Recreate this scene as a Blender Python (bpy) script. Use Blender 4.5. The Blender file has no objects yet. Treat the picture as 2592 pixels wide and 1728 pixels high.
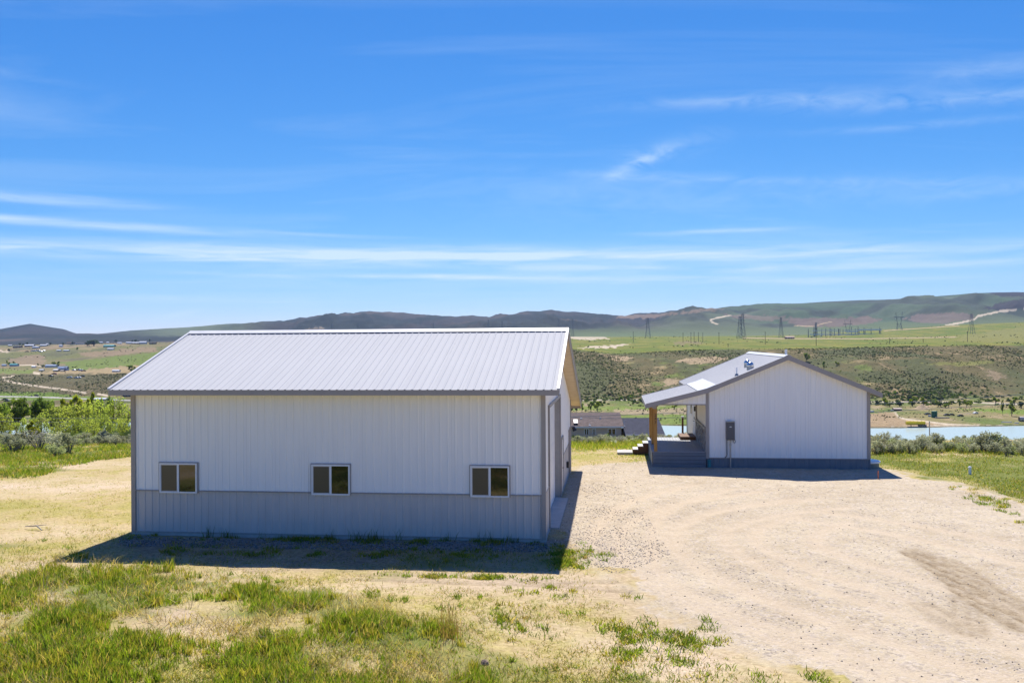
import bpy, math, random
import numpy as np
from mathutils import Matrix, Vector

SC = bpy.context.scene
COL = SC.collection
R = math.radians
# ------------------------------------------------------------------ camera
F0, CAMZ, ROLL = 2270.0, 5.92, 0.0064          # focal length in photo pixels (2592 wide), eye height, small roll
cd = bpy.data.cameras.new('camera')
cd.sensor_fit = 'HORIZONTAL'; cd.sensor_width = 36.0; cd.lens = 36.0 * F0 / 2592.0
cd.clip_start = 0.5; cd.clip_end = 40000.0
cam = bpy.data.objects.new('camera', cd); COL.objects.link(cam)
cam.matrix_world = Matrix.Translation((0, 0, CAMZ)) @ Matrix.Rotation(R(90), 4, 'X') @ Matrix.Rotation(-ROLL, 4, 'Z')
SC.camera = cam
# ------------------------------------------------------------------ exposure
SC.view_settings.view_transform = 'Standard'
SC.view_settings.look = 'None'
SC.view_settings.gamma = 1.0
SC.view_settings.use_curve_mapping = False
SC.view_settings.exposure = 0.82
# ------------------------------------------------------------------ sun
SUN = Vector((0.045, 0.68, 1.0)).normalized()
sl = bpy.data.lights.new('sun', 'SUN'); sl.energy = 4.35; sl.angle = R(0.53); sl.color = (1.0, 0.94, 0.85)
so = bpy.data.objects.new('sun', sl); COL.objects.link(so)
so.rotation_euler = (-SUN).to_track_quat('-Z', 'Y').to_euler(); so.location = (10, 40, 120)
# ------------------------------------------------------------------ sky
wd = bpy.data.worlds.new('World'); SC.world = wd; wd.use_nodes = True
nt = wd.node_tree; N = nt.nodes; L = nt.links; N.clear()
def nd(t, **kw):
    n = N.new(t)
    for k, v in kw.items(): setattr(n, k, v)
    return n
def mth(op, a, b=None, clamp=False):
    n = N.new('ShaderNodeMath'); n.operation = op; n.use_clamp = clamp
    for i, v in enumerate((a, b)):
        if v is None: continue
        if isinstance(v, (int, float)): n.inputs[i].default_value = v
        else: L.new(v, n.inputs[i])
    return n.outputs[0]
sky = nd('ShaderNodeTexSky'); sky.sky_type = 'NISHITA'; sky.sun_disc = False
sky.sun_elevation = math.asin(SUN.z); sky.sun_rotation = math.atan2(SUN.x, SUN.y)
sky.altitude = 1900; sky.air_density = 1.0; sky.dust_density = 0.12; sky.ozone_density = 2.2
tc = nd('ShaderNodeTexCoord')
sp = nd('ShaderNodeSeparateXYZ'); L.new(tc.outputs['Generated'], sp.inputs[0])
az = mth('ARCTAN2', sp.outputs[0], sp.outputs[1]); el = mth('ARCSINE', sp.outputs[2])
def streak(sx, sy, scale, detail=5, rough=.55, dist=0.0):
    cb = nd('ShaderNodeCombineXYZ')
    L.new(mth('MULTIPLY', az, sx), cb.inputs[0]); L.new(mth('MULTIPLY', el, sy), cb.inputs[1])
    t = nd('ShaderNodeTexNoise'); L.new(cb.outputs[0], t.inputs['Vector'])
    t.inputs['Scale'].default_value = scale; t.inputs['Detail'].default_value = detail
    t.inputs['Roughness'].default_value = rough; t.inputs['Distortion'].default_value = dist
    return t.outputs['Fac']
n_fine = streak(5, 62, 1.6, 6, .6, .6)
n_wisp = streak(9, 26, 1.9, 6, .62, 1.2)
n_bend = streak(3, 9, 1.2, 3, .5)
elb = mth('ADD', el, mth('MULTIPLY', mth('SUBTRACT', n_bend, .5), .012))
# the clear, deep blue of high dry country: the three channels of the sky each get a mild curve
sep = nd('ShaderNodeSeparateColor'); L.new(sky.outputs[0], sep.inputs[0]); cmb = nd('ShaderNodeCombineColor')
for i, (k, gm) in enumerate(((.64, 1.66), (.68, 1.02), (.94, .62))):
    L.new(mth('MULTIPLY', mth('POWER', mth('MULTIPLY', sep.outputs[i], .1165), gm), k / (.1 * 2 ** .68)), cmb.inputs[i])
tot = None
# cirrus bands: where they stand in the sky (azimuth / elevation, given through the photo's pixels), half sizes and strength
for cx, cy, hl, ht, s, tilt, kind in [
    (300, 652, 700, 17, 1.5, -.01, 0), (760, 640, 520, 13, 1.2, -.02, 0), (1150, 650, 430, 10, 1.2, 0, 0), (100, 588, 400, 11, 1.3, -.03, 0),
    (60, 536, 240, 13, 1.2, -.02, 0), (1020, 700, 330, 6, 1.4, -.012, 0), (1400, 642, 480, 18, .9, -.03, 0), (2150, 655, 620, 22, .9, -.03, 0),
    (1820, 598, 150, 6, .9, -.01, 0), (1900, 688, 660, 9, .9, -.02, 0), (1900, 718, 620, 12, .7, -.02, 0), (820, 598, 200, 5, .5, -.02, 0),
    (1620, 420, 75, 15, .85, .42, 1), (1690, 392, 110, 22, .45, .2, 1), (1900, 280, 300, 14, .5, -.02, 1), (2380, 320, 320, 16, .6, -.06, 1),
    (1780, 468, 420, 9, .42, -.07, 1), (2350, 372, 260, 8, .4, -.03, 1), (2300, 520, 380, 26, .35, -.04, 1), (2520, 265, 130, 20, .4, -.05, 1),
    (460, 792, 45, 6, .7, .22, 1), (30, 268, 120, 8, .25, -.03, 1), (520, 757, 420, 10, .35, 0, 0), (1500, 510, 500, 60, .18, -.03, 1), (2560, 5, 160, 8, .5, 0, 1), (700, 700, 1500, 60, .28, 0, 0), (2100, 690, 1300, 70, .30, 0, 0), (1500, 800, 2600, 50, .16, 0, 0)]:
    a0 = math.atan2(cx - 1296, F0); e0 = math.atan2(864 - cy, F0)
    da = mth('MULTIPLY', mth('SUBTRACT', az, a0), F0 / hl)
    de = mth('MULTIPLY', mth('SUBTRACT', mth('SUBTRACT', elb, e0), mth('MULTIPLY', mth('SUBTRACT', az, a0), tilt)), F0 / (ht * (.85 if kind == 0 else 1.15)))
    g = mth('EXPONENT', mth('MULTIPLY', mth('ADD', mth('MULTIPLY', da, da), mth('MULTIPLY', de, de)), -1.0))
    nz = mth('MULTIPLY', mth('SUBTRACT', n_fine if kind == 0 else n_wisp, .24 if kind == 0 else .30), 2.6, True)
    g = mth('MULTIPLY', mth('MULTIPLY', g, nz), s * (.66 if kind == 0 else .62))
    tot = g if tot is None else mth('ADD', tot, g)
# thin veil of cirrus everywhere, on a plane high above (so it goes on outside the frame)
inv = mth('DIVIDE', 1.0, mth('ADD', mth('MAXIMUM', sp.outputs[2], 0.0), .05))
pv = nd('ShaderNodeVectorMath', operation='SCALE'); L.new(tc.outputs['Generated'], pv.inputs[0]); L.new(inv, pv.inputs['Scale'])
mp = nd('ShaderNodeMapping'); L.new(pv.outputs[0], mp.inputs[0]); mp.inputs['Scale'].default_value = (.35, .9, .001)
tv = nd('ShaderNodeTexNoise'); L.new(mp.outputs[0], tv.inputs['Vector']); tv.inputs['Scale'].default_value = 1.1
tv.inputs['Detail'].default_value = 7; tv.inputs['Roughness'].default_value = .6; tv.inputs['Distortion'].default_value = .8
tot = mth('ADD', tot, mth('MULTIPLY', mth('MULTIPLY', mth('SUBTRACT', tv.outputs['Fac'], .49), 2.2, True), .34))
tot = mth('MULTIPLY', mth('MINIMUM', tot, 1.0), .86)
mixc = nd('ShaderNodeMixRGB'); L.new(tot, mixc.inputs[0]); L.new(cmb.outputs[0], mixc.inputs[1])
mixc.inputs[2].default_value = (4.3, 5.2, 6.0, 1)
bg = nd('ShaderNodeBackground'); L.new(mixc.outputs[0], bg.inputs[0]); bg.inputs[1].default_value = 0.10
wo = nd('ShaderNodeOutputWorld'); L.new(bg.outputs[0], wo.inputs[0])
SC.cycles.use_denoising = True
SC.cycles.max_bounces = 8
SC.cycles.volume_bounces = 0

# ------------------------------------------------------------------ helpers
rnd = random.Random(7)
rng = np.random.default_rng(11)
def ray(px, py):
    a = np.asarray(px, float) - 1296.0; b = np.asarray(py, float) - 864.0
    return (a - ROLL * b) / F0, (b + ROLL * a) / F0
def P(px, py, Y):
    u, v = ray(px, py); return Vector((float(u * Y), float(Y), float(CAMZ - v * Y)))
def G(px, py):                                     # point of the flat yard seen at a photo pixel
    u, v = ray(px, py); Y = CAMZ / v
    return np.stack([u * Y, Y], -1)
def proj(X, Y, Z):                                 # world -> photo pixel
    u = X / Y * F0; v = (CAMZ - Z) / Y * F0
    return 1296 + u + ROLL * v, 864 + v - ROLL * u

def new_mat(name):
    m = bpy.data.materials.new(name); m.use_nodes = True
    nt = m.node_tree; b = nt.nodes['Principled BSDF']
    return m, nt, b
def pmat(name, c1, c2=None, scale=4.0, rough=.6, metal=0.0, bump=0.0, bscale=40.0, spec=.4, stretch=(1, 1, 1), detail=5.0, transl=0.0):
    m, nt, b = new_mat(name); n = nt.nodes; l = nt.links
    b.inputs['Roughness'].default_value = rough; b.inputs['Metallic'].default_value = metal
    b.inputs['Specular IOR Level'].default_value = spec
    tc = n.new('ShaderNodeTexCoord'); mp = n.new('ShaderNodeMapping'); l.new(tc.outputs['Object'], mp.inputs[0]); mp.inputs['Scale'].default_value = stretch
    if c2 is None: c2 = tuple(min(1, x * .86) for x in c1)
    t = n.new('ShaderNodeTexNoise'); l.new(mp.outputs[0], t.inputs['Vector']); t.inputs['Scale'].default_value = scale; t.inputs['Detail'].default_value = detail
    r = n.new('ShaderNodeValToRGB'); l.new(t.outputs['Fac'], r.inputs[0])
    r.color_ramp.elements[0].position = .3; r.color_ramp.elements[1].position = .7
    r.color_ramp.elements[0].color = (*c2, 1); r.color_ramp.elements[1].color = (*c1, 1)
    l.new(r.outputs[0], b.inputs['Base Color'])
    if bump:
        t2 = n.new('ShaderNodeTexNoise'); l.new(mp.outputs[0], t2.inputs['Vector']); t2.inputs['Scale'].default_value = bscale; t2.inputs['Detail'].default_value = 4
        bp = n.new('ShaderNodeBump'); bp.inputs['Strength'].default_value = bump; bp.inputs['Distance'].default_value = .02
        l.new(t2.outputs['Fac'], bp.inputs['Height']); l.new(bp.outputs[0], b.inputs['Normal'])
    return m
def leaf_mat(name, transl=.4, tint=(1.1, 1.15, .6), rough=.6):
    """foliage: colour comes from the 'col' attribute of each leaf or blade, plus light passing through"""
    m, nt, b = new_mat(name); n = nt.nodes; l = nt.links
    at = n.new('ShaderNodeAttribute'); at.attribute_name = 'col'
    oi = n.new('ShaderNodeObjectInfo'); hs = n.new('ShaderNodeHueSaturation'); l.new(at.outputs['Color'], hs.inputs['Color'])
    mr = n.new('ShaderNodeMapRange'); l.new(oi.outputs['Random'], mr.inputs[0]); mr.inputs[3].default_value = .8; mr.inputs[4].default_value = 1.2
    l.new(mr.outputs[0], hs.inputs['Value'])
    l.new(hs.outputs[0], b.inputs['Base Color']); b.inputs['Roughness'].default_value = rough; b.inputs['Specular IOR Level'].default_value = .25
    tr = n.new('ShaderNodeBsdfTranslucent'); mx = n.new('ShaderNodeMixRGB'); mx.blend_type = 'MULTIPLY'; mx.inputs[0].default_value = 1
    l.new(hs.outputs[0], mx.inputs[1]); mx.inputs[2].default_value = (*tint, 1); l.new(mx.outputs[0], tr.inputs[0])
    ms = n.new('ShaderNodeMixShader'); ms.inputs[0].default_value = transl
    l.new(b.outputs[0], ms.inputs[1]); l.new(tr.outputs[0], ms.inputs[2]); l.new(ms.outputs[0], n['Material Output'].inputs[0])
    return m

def np_mesh(name, co, faces, mat=None, attrs=None, smooth=False):
    co = np.ascontiguousarray(co, np.float32); faces = np.ascontiguousarray(faces, np.int32)
    me = bpy.data.meshes.new(name); k = faces.shape[1]; q = len(faces)
    me.vertices.add(len(co)); me.vertices.foreach_set('co', co.ravel())
    me.loops.add(q * k); me.loops.foreach_set('vertex_index', faces.ravel())
    me.polygons.add(q); me.polygons.foreach_set('loop_start', np.arange(0, q * k, k, dtype=np.int32))
    if smooth: me.polygons.foreach_set('use_smooth', np.ones(q, bool))
    for an, av in (attrs or {}).items():
        a = me.attributes.new(an, 'FLOAT_COLOR', 'POINT')
        c = np.ones((len(co), 4), np.float32); c[:, :av.shape[1]] = av; a.data.foreach_set('color', c.ravel())
    if mat: me.materials.append(mat)
    me.update(calc_edges=True); me.validate()
    return me
def mesh_obj(name, me, parent=None):
    o = bpy.data.objects.new(name, me); COL.objects.link(o)
    if parent is not None: o.parent = parent
    return o
class MB:
    """collects solids and builds them as one mesh"""
    def __init__(s): s.v = []; s.f = []
    def add(s, vs, fs):
        b = len(s.v); s.v += [tuple(x) for x in vs]; s.f += [tuple(i + b for i in f) for f in fs]; return s
    def box(s, x0, x1, y0, y1, z0, z1):
        return s.add([(x0, y0, z0), (x1, y0, z0), (x1, y1, z0), (x0, y1, z0), (x0, y0, z1), (x1, y0, z1), (x1, y1, z1), (x0, y1, z1)],
                     [(0, 3, 2, 1), (4, 5, 6, 7), (0, 1, 5, 4), (1, 2, 6, 5), (2, 3, 7, 6), (3, 0, 4, 7)])
    def bar(s, p, q, a, b=None):
        p = Vector(p); q = Vector(q); d = (q - p).normalized(); up = Vector((0, 0, 1)) if abs(d.z) < .95 else Vector((0, 1, 0))
        x = d.cross(up).normalized() * a / 2; y = d.cross(x).normalized() * (b or a) / 2
        return s.add([p - x - y, p + x - y, p + x + y, p - x + y, q - x - y, q + x - y, q + x + y, q - x + y],
                     [(0, 3, 2, 1), (4, 5, 6, 7), (0, 1, 5, 4), (1, 2, 6, 5), (2, 3, 7, 6), (3, 0, 4, 7)])
    def tube(s, pts, r, n=8, caps=True):
        pts = [Vector(p) for p in pts]; rs = r if isinstance(r, (list, tuple)) else [r] * len(pts); b = len(s.v)
        for i, p in enumerate(pts):
            d = (pts[min(i + 1, len(pts) - 1)] - pts[max(i - 1, 0)]).normalized()
            up = Vector((0, 0, 1)) if abs(d.z) < .95 else Vector((0, 1, 0))
            x = d.cross(up).normalized(); y = d.cross(x).normalized()
            for k in range(n):
                a = 2 * math.pi * k / n; s.v.append(tuple(p + (x * math.cos(a) + y * math.sin(a)) * rs[i]))
        for i in range(len(pts) - 1):
            for k in range(n):
                s.f.append((b + i * n + k, b + i * n + (k + 1) % n, b + (i + 1) * n + (k + 1) % n, b + (i + 1) * n + k))
        if caps: s.f.append(tuple(b + k for k in range(n))[::-1]); s.f.append(tuple(b + (len(pts) - 1) * n + k for k in range(n)))
        return s
    def prism(s, poly, axis, a0, a1):
        """poly = list of 2D points; extruded along axis ('x': poly is (y,z); 'y': poly is (x,z); 'z': poly is (x,y))"""
        mk = {'x': lambda p, a: (a, p[0], p[1]), 'y': lambda p, a: (p[0], a, p[1]), 'z': lambda p, a: (p[0], p[1], a)}[axis]
        n = len(poly)
        return s.add([mk(p, a0) for p in poly] + [mk(p, a1) for p in poly],
                     [tuple(range(n))[::-1], tuple(range(n, 2 * n))] + [(i, (i + 1) % n, n + (i + 1) % n, n + i) for i in range(n)])
    def dome(s, c, r, h, n=14, m=6, z0=0):
        c = Vector(c); pts = [(r * math.cos(t), h * math.sin(t)) for t in [math.pi / 2 * i / m for i in range(m)]]
        b = len(s.v)
        for rr, zz in pts:
            for k in range(n): s.v.append((c.x + rr * math.cos(2 * math.pi * k / n), c.y + rr * math.sin(2 * math.pi * k / n), c.z + zz))
        s.v.append((c.x, c.y, c.z + h))
        for i in range(m - 1):
            for k in range(n): s.f.append((b + i * n + k, b + i * n + (k + 1) % n, b + (i + 1) * n + (k + 1) % n, b + (i + 1) * n + k))
        for k in range(n): s.f.append((b + (m - 1) * n + k, b + (m - 1) * n + (k + 1) % n, b + m * n))
        s.f.append(tuple(b + k for k in range(n))[::-1]); return s
    def build(s, name, mat, parent=None, smooth=False, bevel=0.0):
        me = bpy.data.meshes.new(name); me.from_pydata(s.v, [], s.f)
        if mat: me.materials.append(mat)
        me.update()
        import bmesh
        bm = bmesh.new(); bm.from_mesh(me); bmesh.ops.recalc_face_normals(bm, faces=bm.faces)
        if bevel: bmesh.ops.bevel(bm, geom=bm.edges[:], offset=bevel, segments=1, affect='EDGES')
        bm.to_mesh(me); bm.free()
        if smooth:
            for p in me.polygons: p.use_smooth = True
        return mesh_obj(name, me, parent)
def tag(o, label=None, cat=None, group=None, kind=None):
    for k, v in (('label', label), ('category', cat), ('group', group), ('kind', kind)):
        if v: o[k] = v
    return o
def thing(name, label, cat, loc=(0, 0, 0), rz=0.0, group=None):
    o = bpy.data.objects.new(name, None); COL.objects.link(o); o.location = loc; o.rotation_euler = (0, 0, rz)
    o.empty_display_size = .3
    return tag(o, label, cat, group)
def copy_thing(root, loc, rz=0.0, sc=None, label=None, group=None):
    c = root.copy(); COL.objects.link(c); c.location = loc; c.rotation_euler = (0, 0, rz)
    if sc is not None: c.scale = sc if isinstance(sc, tuple) else (sc, sc, sc)
    if label: c['label'] = label
    if group: c['group'] = group
    for ch in list(root.children):
        d = ch.copy(); COL.objects.link(d); d.parent = c
        for g in ch.children:
            e = g.copy(); COL.objects.link(e); e.parent = d
    return c

# ------------------------------------------------------------------ noise
def _h(ix, iy, seed):
    n = (ix.astype(np.uint32) * np.uint32(374761393) + iy.astype(np.uint32) * np.uint32(668265263) + np.uint32((seed * 974711 + 1) & 0xffffffff))
    n = (n ^ (n >> np.uint32(13))) * np.uint32(1274126177); n = n ^ (n >> np.uint32(16))
    return (n & np.uint32(0xffffff)).astype(np.float64) / 0xffffff
def vn(x, y, seed=0):
    x = np.asarray(x, float) + 5000; y = np.asarray(y, float) + 5000
    ix = np.floor(x).astype(np.int64); iy = np.floor(y).astype(np.int64); fx = x - ix; fy = y - iy
    fx = fx * fx * (3 - 2 * fx); fy = fy * fy * (3 - 2 * fy)
    return (_h(ix, iy, seed) * (1 - fx) + _h(ix + 1, iy, seed) * fx) * (1 - fy) + (_h(ix, iy + 1, seed) * (1 - fx) + _h(ix + 1, iy + 1, seed) * fx) * fy
def fbm(x, y, o=4, seed=0, g=.5):
    a = 1.0; s = 0; t = 0
    for i in range(o):
        s = s + a * vn(np.asarray(x) * 2 ** i, np.asarray(y) * 2 ** i, seed + i * 17); t += a; a *= g
    return s / t
def ridged(x, y, o=4, seed=0):
    a = 1.0; s = 0; t = 0
    for i in range(o):
        s = s + a * (1 - np.abs(2 * vn(np.asarray(x) * 2 ** i, np.asarray(y) * 2 ** i, seed + i * 17) - 1)); t += a; a *= .5
    return s / t
def sstep(a, b, x):
    t = np.clip((np.asarray(x, float) - a) / (b - a), 0, 1); return t * t * (3 - 2 * t)
def inpoly(x, y, poly):
    x = np.asarray(x, float); y = np.asarray(y, float); r = np.zeros(x.shape, bool); n = len(poly)
    for i in range(n):
        x1, y1 = poly[i]; x2, y2 = poly[(i + 1) % n]
        if y1 == y2: continue
        c = ((y1 > y) != (y2 > y)) & (x < (x2 - x1) * (y - y1) / (y2 - y1) + x1); r ^= c
    return r
def dist_line(x, y, pts):
    d = np.full(np.shape(x), 1e9)
    for (x1, y1), (x2, y2) in zip(pts[:-1], pts[1:]):
        dx, dy = x2 - x1, y2 - y1; t = np.clip(((x - x1) * dx + (y - y1) * dy) / (dx * dx + dy * dy + 1e-9), 0, 1)
        d = np.minimum(d, np.hypot(x - x1 - t * dx, y - y1 - t * dy))
    return d
# ------------------------------------------------------------------ terrain
PROF = np.array([(-900, 0), (45, 0), (51, -.12), (56, -.4), (62, -1.2), (70, -2.6), (80, -4.2), (110, -8.5), (150, -13), (200, -18), (260, -25.5), (350, -39), (425, -48.8), (440, -52), (560, -52), (720, -49.4), (800, -48.6)], float)
KPX = np.array([-1500, 0, 150, 300, 450, 700, 1100, 1450, 1560, 1750, 1900, 2050, 2200, 2300, 2400, 2592, 4200], float)
ROWS = {
 980: [1010, 1001, 1000, 999, 998, 985, 960, 942, 945, 940, 938, 938, 933, 928, 926, 926, 920],
 1160: [955, 952, 950, 948, 946, 930, 905, 885, 897, 887, 884, 883, 880, 877, 875, 874, 870],
 1500: [945, 935, 930, 926, 922, 905, 885, 874, 880, 874, 870, 870, 868, 866, 864, 862, 855],
 1900: [915, 914, 910, 900, 890, 880, 870, 864, 864, 862, 862, 862, 860, 858, 856, 850, 840],
 2300: [890, 888, 884, 880, 876, 870, 862, 858, 857, 856, 857, 857, 855, 852, 850, 838, 825],
 2800: [872, 872, 870, 868, 866, 860, 855, 852, 853, 850, 850, 847, 835, 829, 822, 814, 800],
 3400: [876, 876, 873, 870, 868, 865, 860, 856, 857, 856, 856, 853, 850, 848, 845, 840, 830],
 3800: [864, 866, 866, 864, 860, 858, 853, 850, 850, 848, 845, 842, 838, 832, 828, 822, 810],
 4700: [850, 851, 851, 850, 846, 836, 828, 820, 816, 806, 798, 792, 786, 780, 776, 768, 760]}
RIDGE = np.array([(-1500, 850), (0, 832), (77, 818), (165, 832), (209, 849), (253, 844), (331, 836), (441, 829), (551, 821), (661, 813), (749, 808), (815, 796), (882, 791), (948, 786), (1014, 791), (1102, 800), (1168, 802), (1245, 796), (1322, 789), (1389, 785), (1466, 791), (1543, 796), (1598, 792), (1675, 791), (1763, 782), (1851, 774), (1940, 767), (2039, 765), (2149, 760), (2259, 756), (2369, 749), (2424, 745), (2513, 738), (2592, 738), (4200, 715)], float)
def px2t(px): return (np.asarray(px, float) - 1296) / F0
def shoreY(t):
    return np.interp(t, px2t([-1500, 700, 1450, 1690, 2250, 2592, 4200]), [640, 640, 612, 588, 562, 571, 600])
def h_low(X, Y):
    X = np.asarray(X, float); Y = np.asarray(Y, float)
    h = np.interp(Y, PROF[:, 0], PROF[:, 1])
    h = h + (fbm(X / 9, Y / 9, 3, 3) - .5) * .10 * sstep(60, 30, Y) * sstep(-40, 5, Y)
    h = h + (fbm(X / 40, Y / 40, 4, 5) - .5) * np.interp(Y, [50, 70, 200, 420, 430], [0, 1.0, 5, 3, 0])
    h = h + np.interp(Y, [58, 80, 120, 200, 300, 420, 440], [0, 1.0, 2.4, 3.6, 4.5, 3, 0]) * sstep(-.14, -.24, X / np.maximum(Y, 20))
    # low bank of tussocks in the left foreground
    h = h + .28 * sstep(23.5, 18, Y) * sstep(2, -5, X) * sstep(-10, 6, Y)
    return h
Yr = np.concatenate([np.linspace(68, 420, 70), np.linspace(424, 545, 14), np.linspace(547, 660, 60), np.linspace(664, 800, 46), np.linspace(802.5, 1200, 160), np.linspace(1206, 2800, 150), np.linspace(2815, 3700, 40), np.linspace(3720, 6050, 130), np.linspace(6150, 8200, 7)])
Tc = np.concatenate([np.linspace(-1.9, -.66, 40), np.linspace(-.65, .65, 860), np.linspace(.66, 1.9, 40)])
TT, YY = np.meshgrid(Tc, Yr); XX = TT * YY
tk = px2t(KPX); ys = sorted(ROWS)
def zrow(Y, tpx, py):
    px = 1296 + tpx * F0; v = ((py - 864) + ROLL * (px - 1296)) / F0; return CAMZ - v * Y
ctrlY = [700., 800.] + [float(y) for y in ys] + [6000., 8200.]
ctrl = [np.full(Tc.shape, -49.4), np.full(Tc.shape, -48.6)]
for y in ys: ctrl.append(zrow(y, Tc, np.interp(Tc, tk, np.array(ROWS[y], float))))
ridz = zrow(6000., Tc, np.interp(Tc, px2t(RIDGE[:, 0]), RIDGE[:, 1])); ctrl.append(ridz); ctrl.append(ridz - 260)
ctrl = np.array(ctrl)
H = np.empty_like(XX)
for i, y in enumerate(Yr):
    if y <= 700: continue
    k = min(np.searchsorted(ctrlY, y) - 1, len(ctrlY) - 2); f = (y - ctrlY[k]) / (ctrlY[k + 1] - ctrlY[k]); H[i] = ctrl[k] * (1 - f) + ctrl[k + 1] * f
lowm = YY <= 700
H[lowm] = h_low(XX[lowm], YY[lowm])
# smooth along depth beyond the valley floor
k0 = np.searchsorted(Yr, 760); seg = H[k0:].copy(); ker = np.exp(-np.linspace(-2, 2, 17) ** 2); ker /= ker.sum()
pad = np.concatenate([np.repeat(seg[:1], 8, 0), seg, np.repeat(seg[-1:], 8, 0)]); H[k0:] = sum(ker[j] * pad[j:j + len(seg)] for j in range(17))
# lake basin and its bank
sh = shoreY(TT); bank = sstep(-1.5, 3.0, YY - sh + (fbm(XX / 14, YY / 14, 3, 9) - .5) * 5)
m = (YY > 426) & (YY < 720); lk = -52 + bank * (52 - 49.35) + bank * np.clip((YY - sh) / 160, 0, 1) * .6
H = np.where(m, np.where(YY < 440, H, lk), H)
# relief
H += (ridged(XX / 85, YY / 150, 4, 21) - .6) * 15 * np.exp(-((YY - 985) / 95) ** 2) * sstep(810, 900, YY)
H += (ridged(XX / 34, YY / 50, 3, 27) - .55) * 5 * np.exp(-((YY - 985) / 95) ** 2) * sstep(815, 900, YY)
H += (fbm(XX / 130, YY / 190, 4, 31) - .5) * 4 * sstep(1150, 1300, YY) * sstep(3200, 2500, YY)
H += (fbm(XX / 220, YY / 260, 4, 33) - .5) * 16 * sstep(1400, 1800, YY) * sstep(3300, 2600, YY) * sstep(-.22, -.36, TT)
hills = sstep(3750, 4500, YY)
H += (ridged(XX / 240, YY / 520, 4, 45) - .6) * 48 * hills * (.25 + .75 * sstep(px2t(350), px2t(850), TT)) * sstep(5800, 5200, YY)
H += (ridged(XX / 620, YY / 1050, 5, 41) - .6) * 170 * hills * (.25 + .75 * sstep(px2t(350), px2t(850), TT)) * sstep(5700, 5000, YY)
H += (fbm(XX / 190, YY / 400, 4, 43) - .5) * 10 * hills * sstep(7000, 6050, YY)
H += (ridged(XX / 150, YY / 900, 4, 47) - .62) * 34 * hills * sstep(7000, 6100, YY) * sstep(px2t(560), px2t(760), TT) * sstep(px2t(2050), px2t(1800), TT)
def h_at(X, Y):
    X = np.asarray(X, float); Y = np.asarray(Y, float); t = X / np.maximum(Y, 1)
    i = np.clip(np.searchsorted(Yr, Y) - 1, 0, len(Yr) - 2); j = np.clip(np.searchsorted(Tc, t) - 1, 0, len(Tc) - 2)
    fy = np.clip((Y - Yr[i]) / (Yr[i + 1] - Yr[i]), 0, 1); fx = np.clip((t - Tc[j]) / (Tc[j + 1] - Tc[j]), 0, 1)
    a = (H[i, j] * (1 - fx) + H[i, j + 1] * fx) * (1 - fy) + (H[i + 1, j] * (1 - fx) + H[i + 1, j + 1] * fx) * fy
    return np.where(Y < 70, h_low(X, Y), a)
def hf(X, Y): return float(h_at(np.array([X]), np.array([Y]))[0])
def on_ground(px, py, Y0=60, Y1=7000, n=2500):
    """first terrain point seen along a photo pixel"""
    u, v = ray(px, py); Ys = np.exp(np.linspace(math.log(Y0), math.log(Y1), n))
    z = CAMZ - v * Ys; below = z < h_at(u * Ys, Ys)
    k = int(np.argmax(below)) if below.any() else n - 1
    return float(u * Ys[k]), float(Ys[k]), hf(u * Ys[k], Ys[k])

# ---- what grows and lies where on the far land (albedo per vertex)
PX, PY = proj(XX, YY, H)
jx = (fbm(XX / (YY * .018), YY / (YY * .09), 3, 51) - .5); jy = (fbm(XX / (YY * .02), YY / 40, 3, 53) - .5)
kx = fbm(PX / 9, PY / 3.2, 3, 55) - .5; ky = fbm(PX / 9, PY / 3.2, 3, 57) - .5
QX = PX + jx * 14 + kx * 34; QY = PY + jy * 3.5 + ky * 9
def C3(*c): return np.array(c)[None, None, :]
n1 = fbm(XX / 40, YY / 70, 5, 61)[..., None]; n2 = fbm(XX / 9, YY / 16, 4, 63)[..., None]; n3 = fbm(XX / 260, YY / 420, 4, 65)[..., None]
def mixc3(a, b, t): return a * (1 - t) + b * t
slope_c = mixc3(C3(.11, .125, .045), C3(.24, .19, .10), sstep(.4, .62, n2))
floor_c = mixc3(C3(.125, .155, .045), C3(.22, .19, .085), sstep(.38, .62, n1)); floor_c = mixc3(floor_c, C3(.33, .25, .16), .7 * sstep(.56, .68, n2))
hill_c = mixc3(C3(.095, .10, .045), C3(.13, .11, .052), sstep(.36, .62, n1)); hill_c = mixc3(hill_c, C3(.15, .19, .045), .75 * sstep(.56, .7, n2 * .5 + n3 * .5)); hill_c = mixc3(hill_c, C3(.32, .235, .13), .8 * sstep(.62, .74, n2 * .6 + n1 * .4))
plat_c = mixc3(C3(.13, .16, .03), C3(.20, .19, .045), sstep(.35, .65, n1)); plat_c = mixc3(plat_c, C3(.10, .12, .045), .6 * sstep(.55, .7, n2))
vill_c = mixc3(C3(.15, .15, .06), C3(.25, .19, .11), sstep(.4, .6, n3 * .5 + n1 * .5)); vill_c = mixc3(vill_c, C3(.085, .10, .055), .7 * sstep(.52, .66, n1))
n4 = ridged(XX / 330, YY / 520, 4, 71)[..., None]; n5 = fbm(XX / 900, YY / 900, 4, 73)[..., None]
far_p = mixc3(C3(.052, .048, .047), C3(.105, .085, .07), sstep(.45, .75, n5)); far_p = mixc3(far_p, C3(.03, .037, .036), .85 * sstep(.52, .74, n4))
far_g = mixc3(C3(.075, .105, .058), C3(.105, .125, .078), sstep(.4, .65, n5)); far_g = mixc3(far_g, C3(.058, .06, .05), .7 * sstep(.56, .78, n4))
gw = np.clip(sstep(1560, 1850, QX + (n5[..., 0] - .5) * 300) + .85 * sstep(470, 230, np.abs(QX - 480) + 240) * sstep(852, 838, QY) * sstep(240, 280, QX), 0, 1)[..., None]
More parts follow.
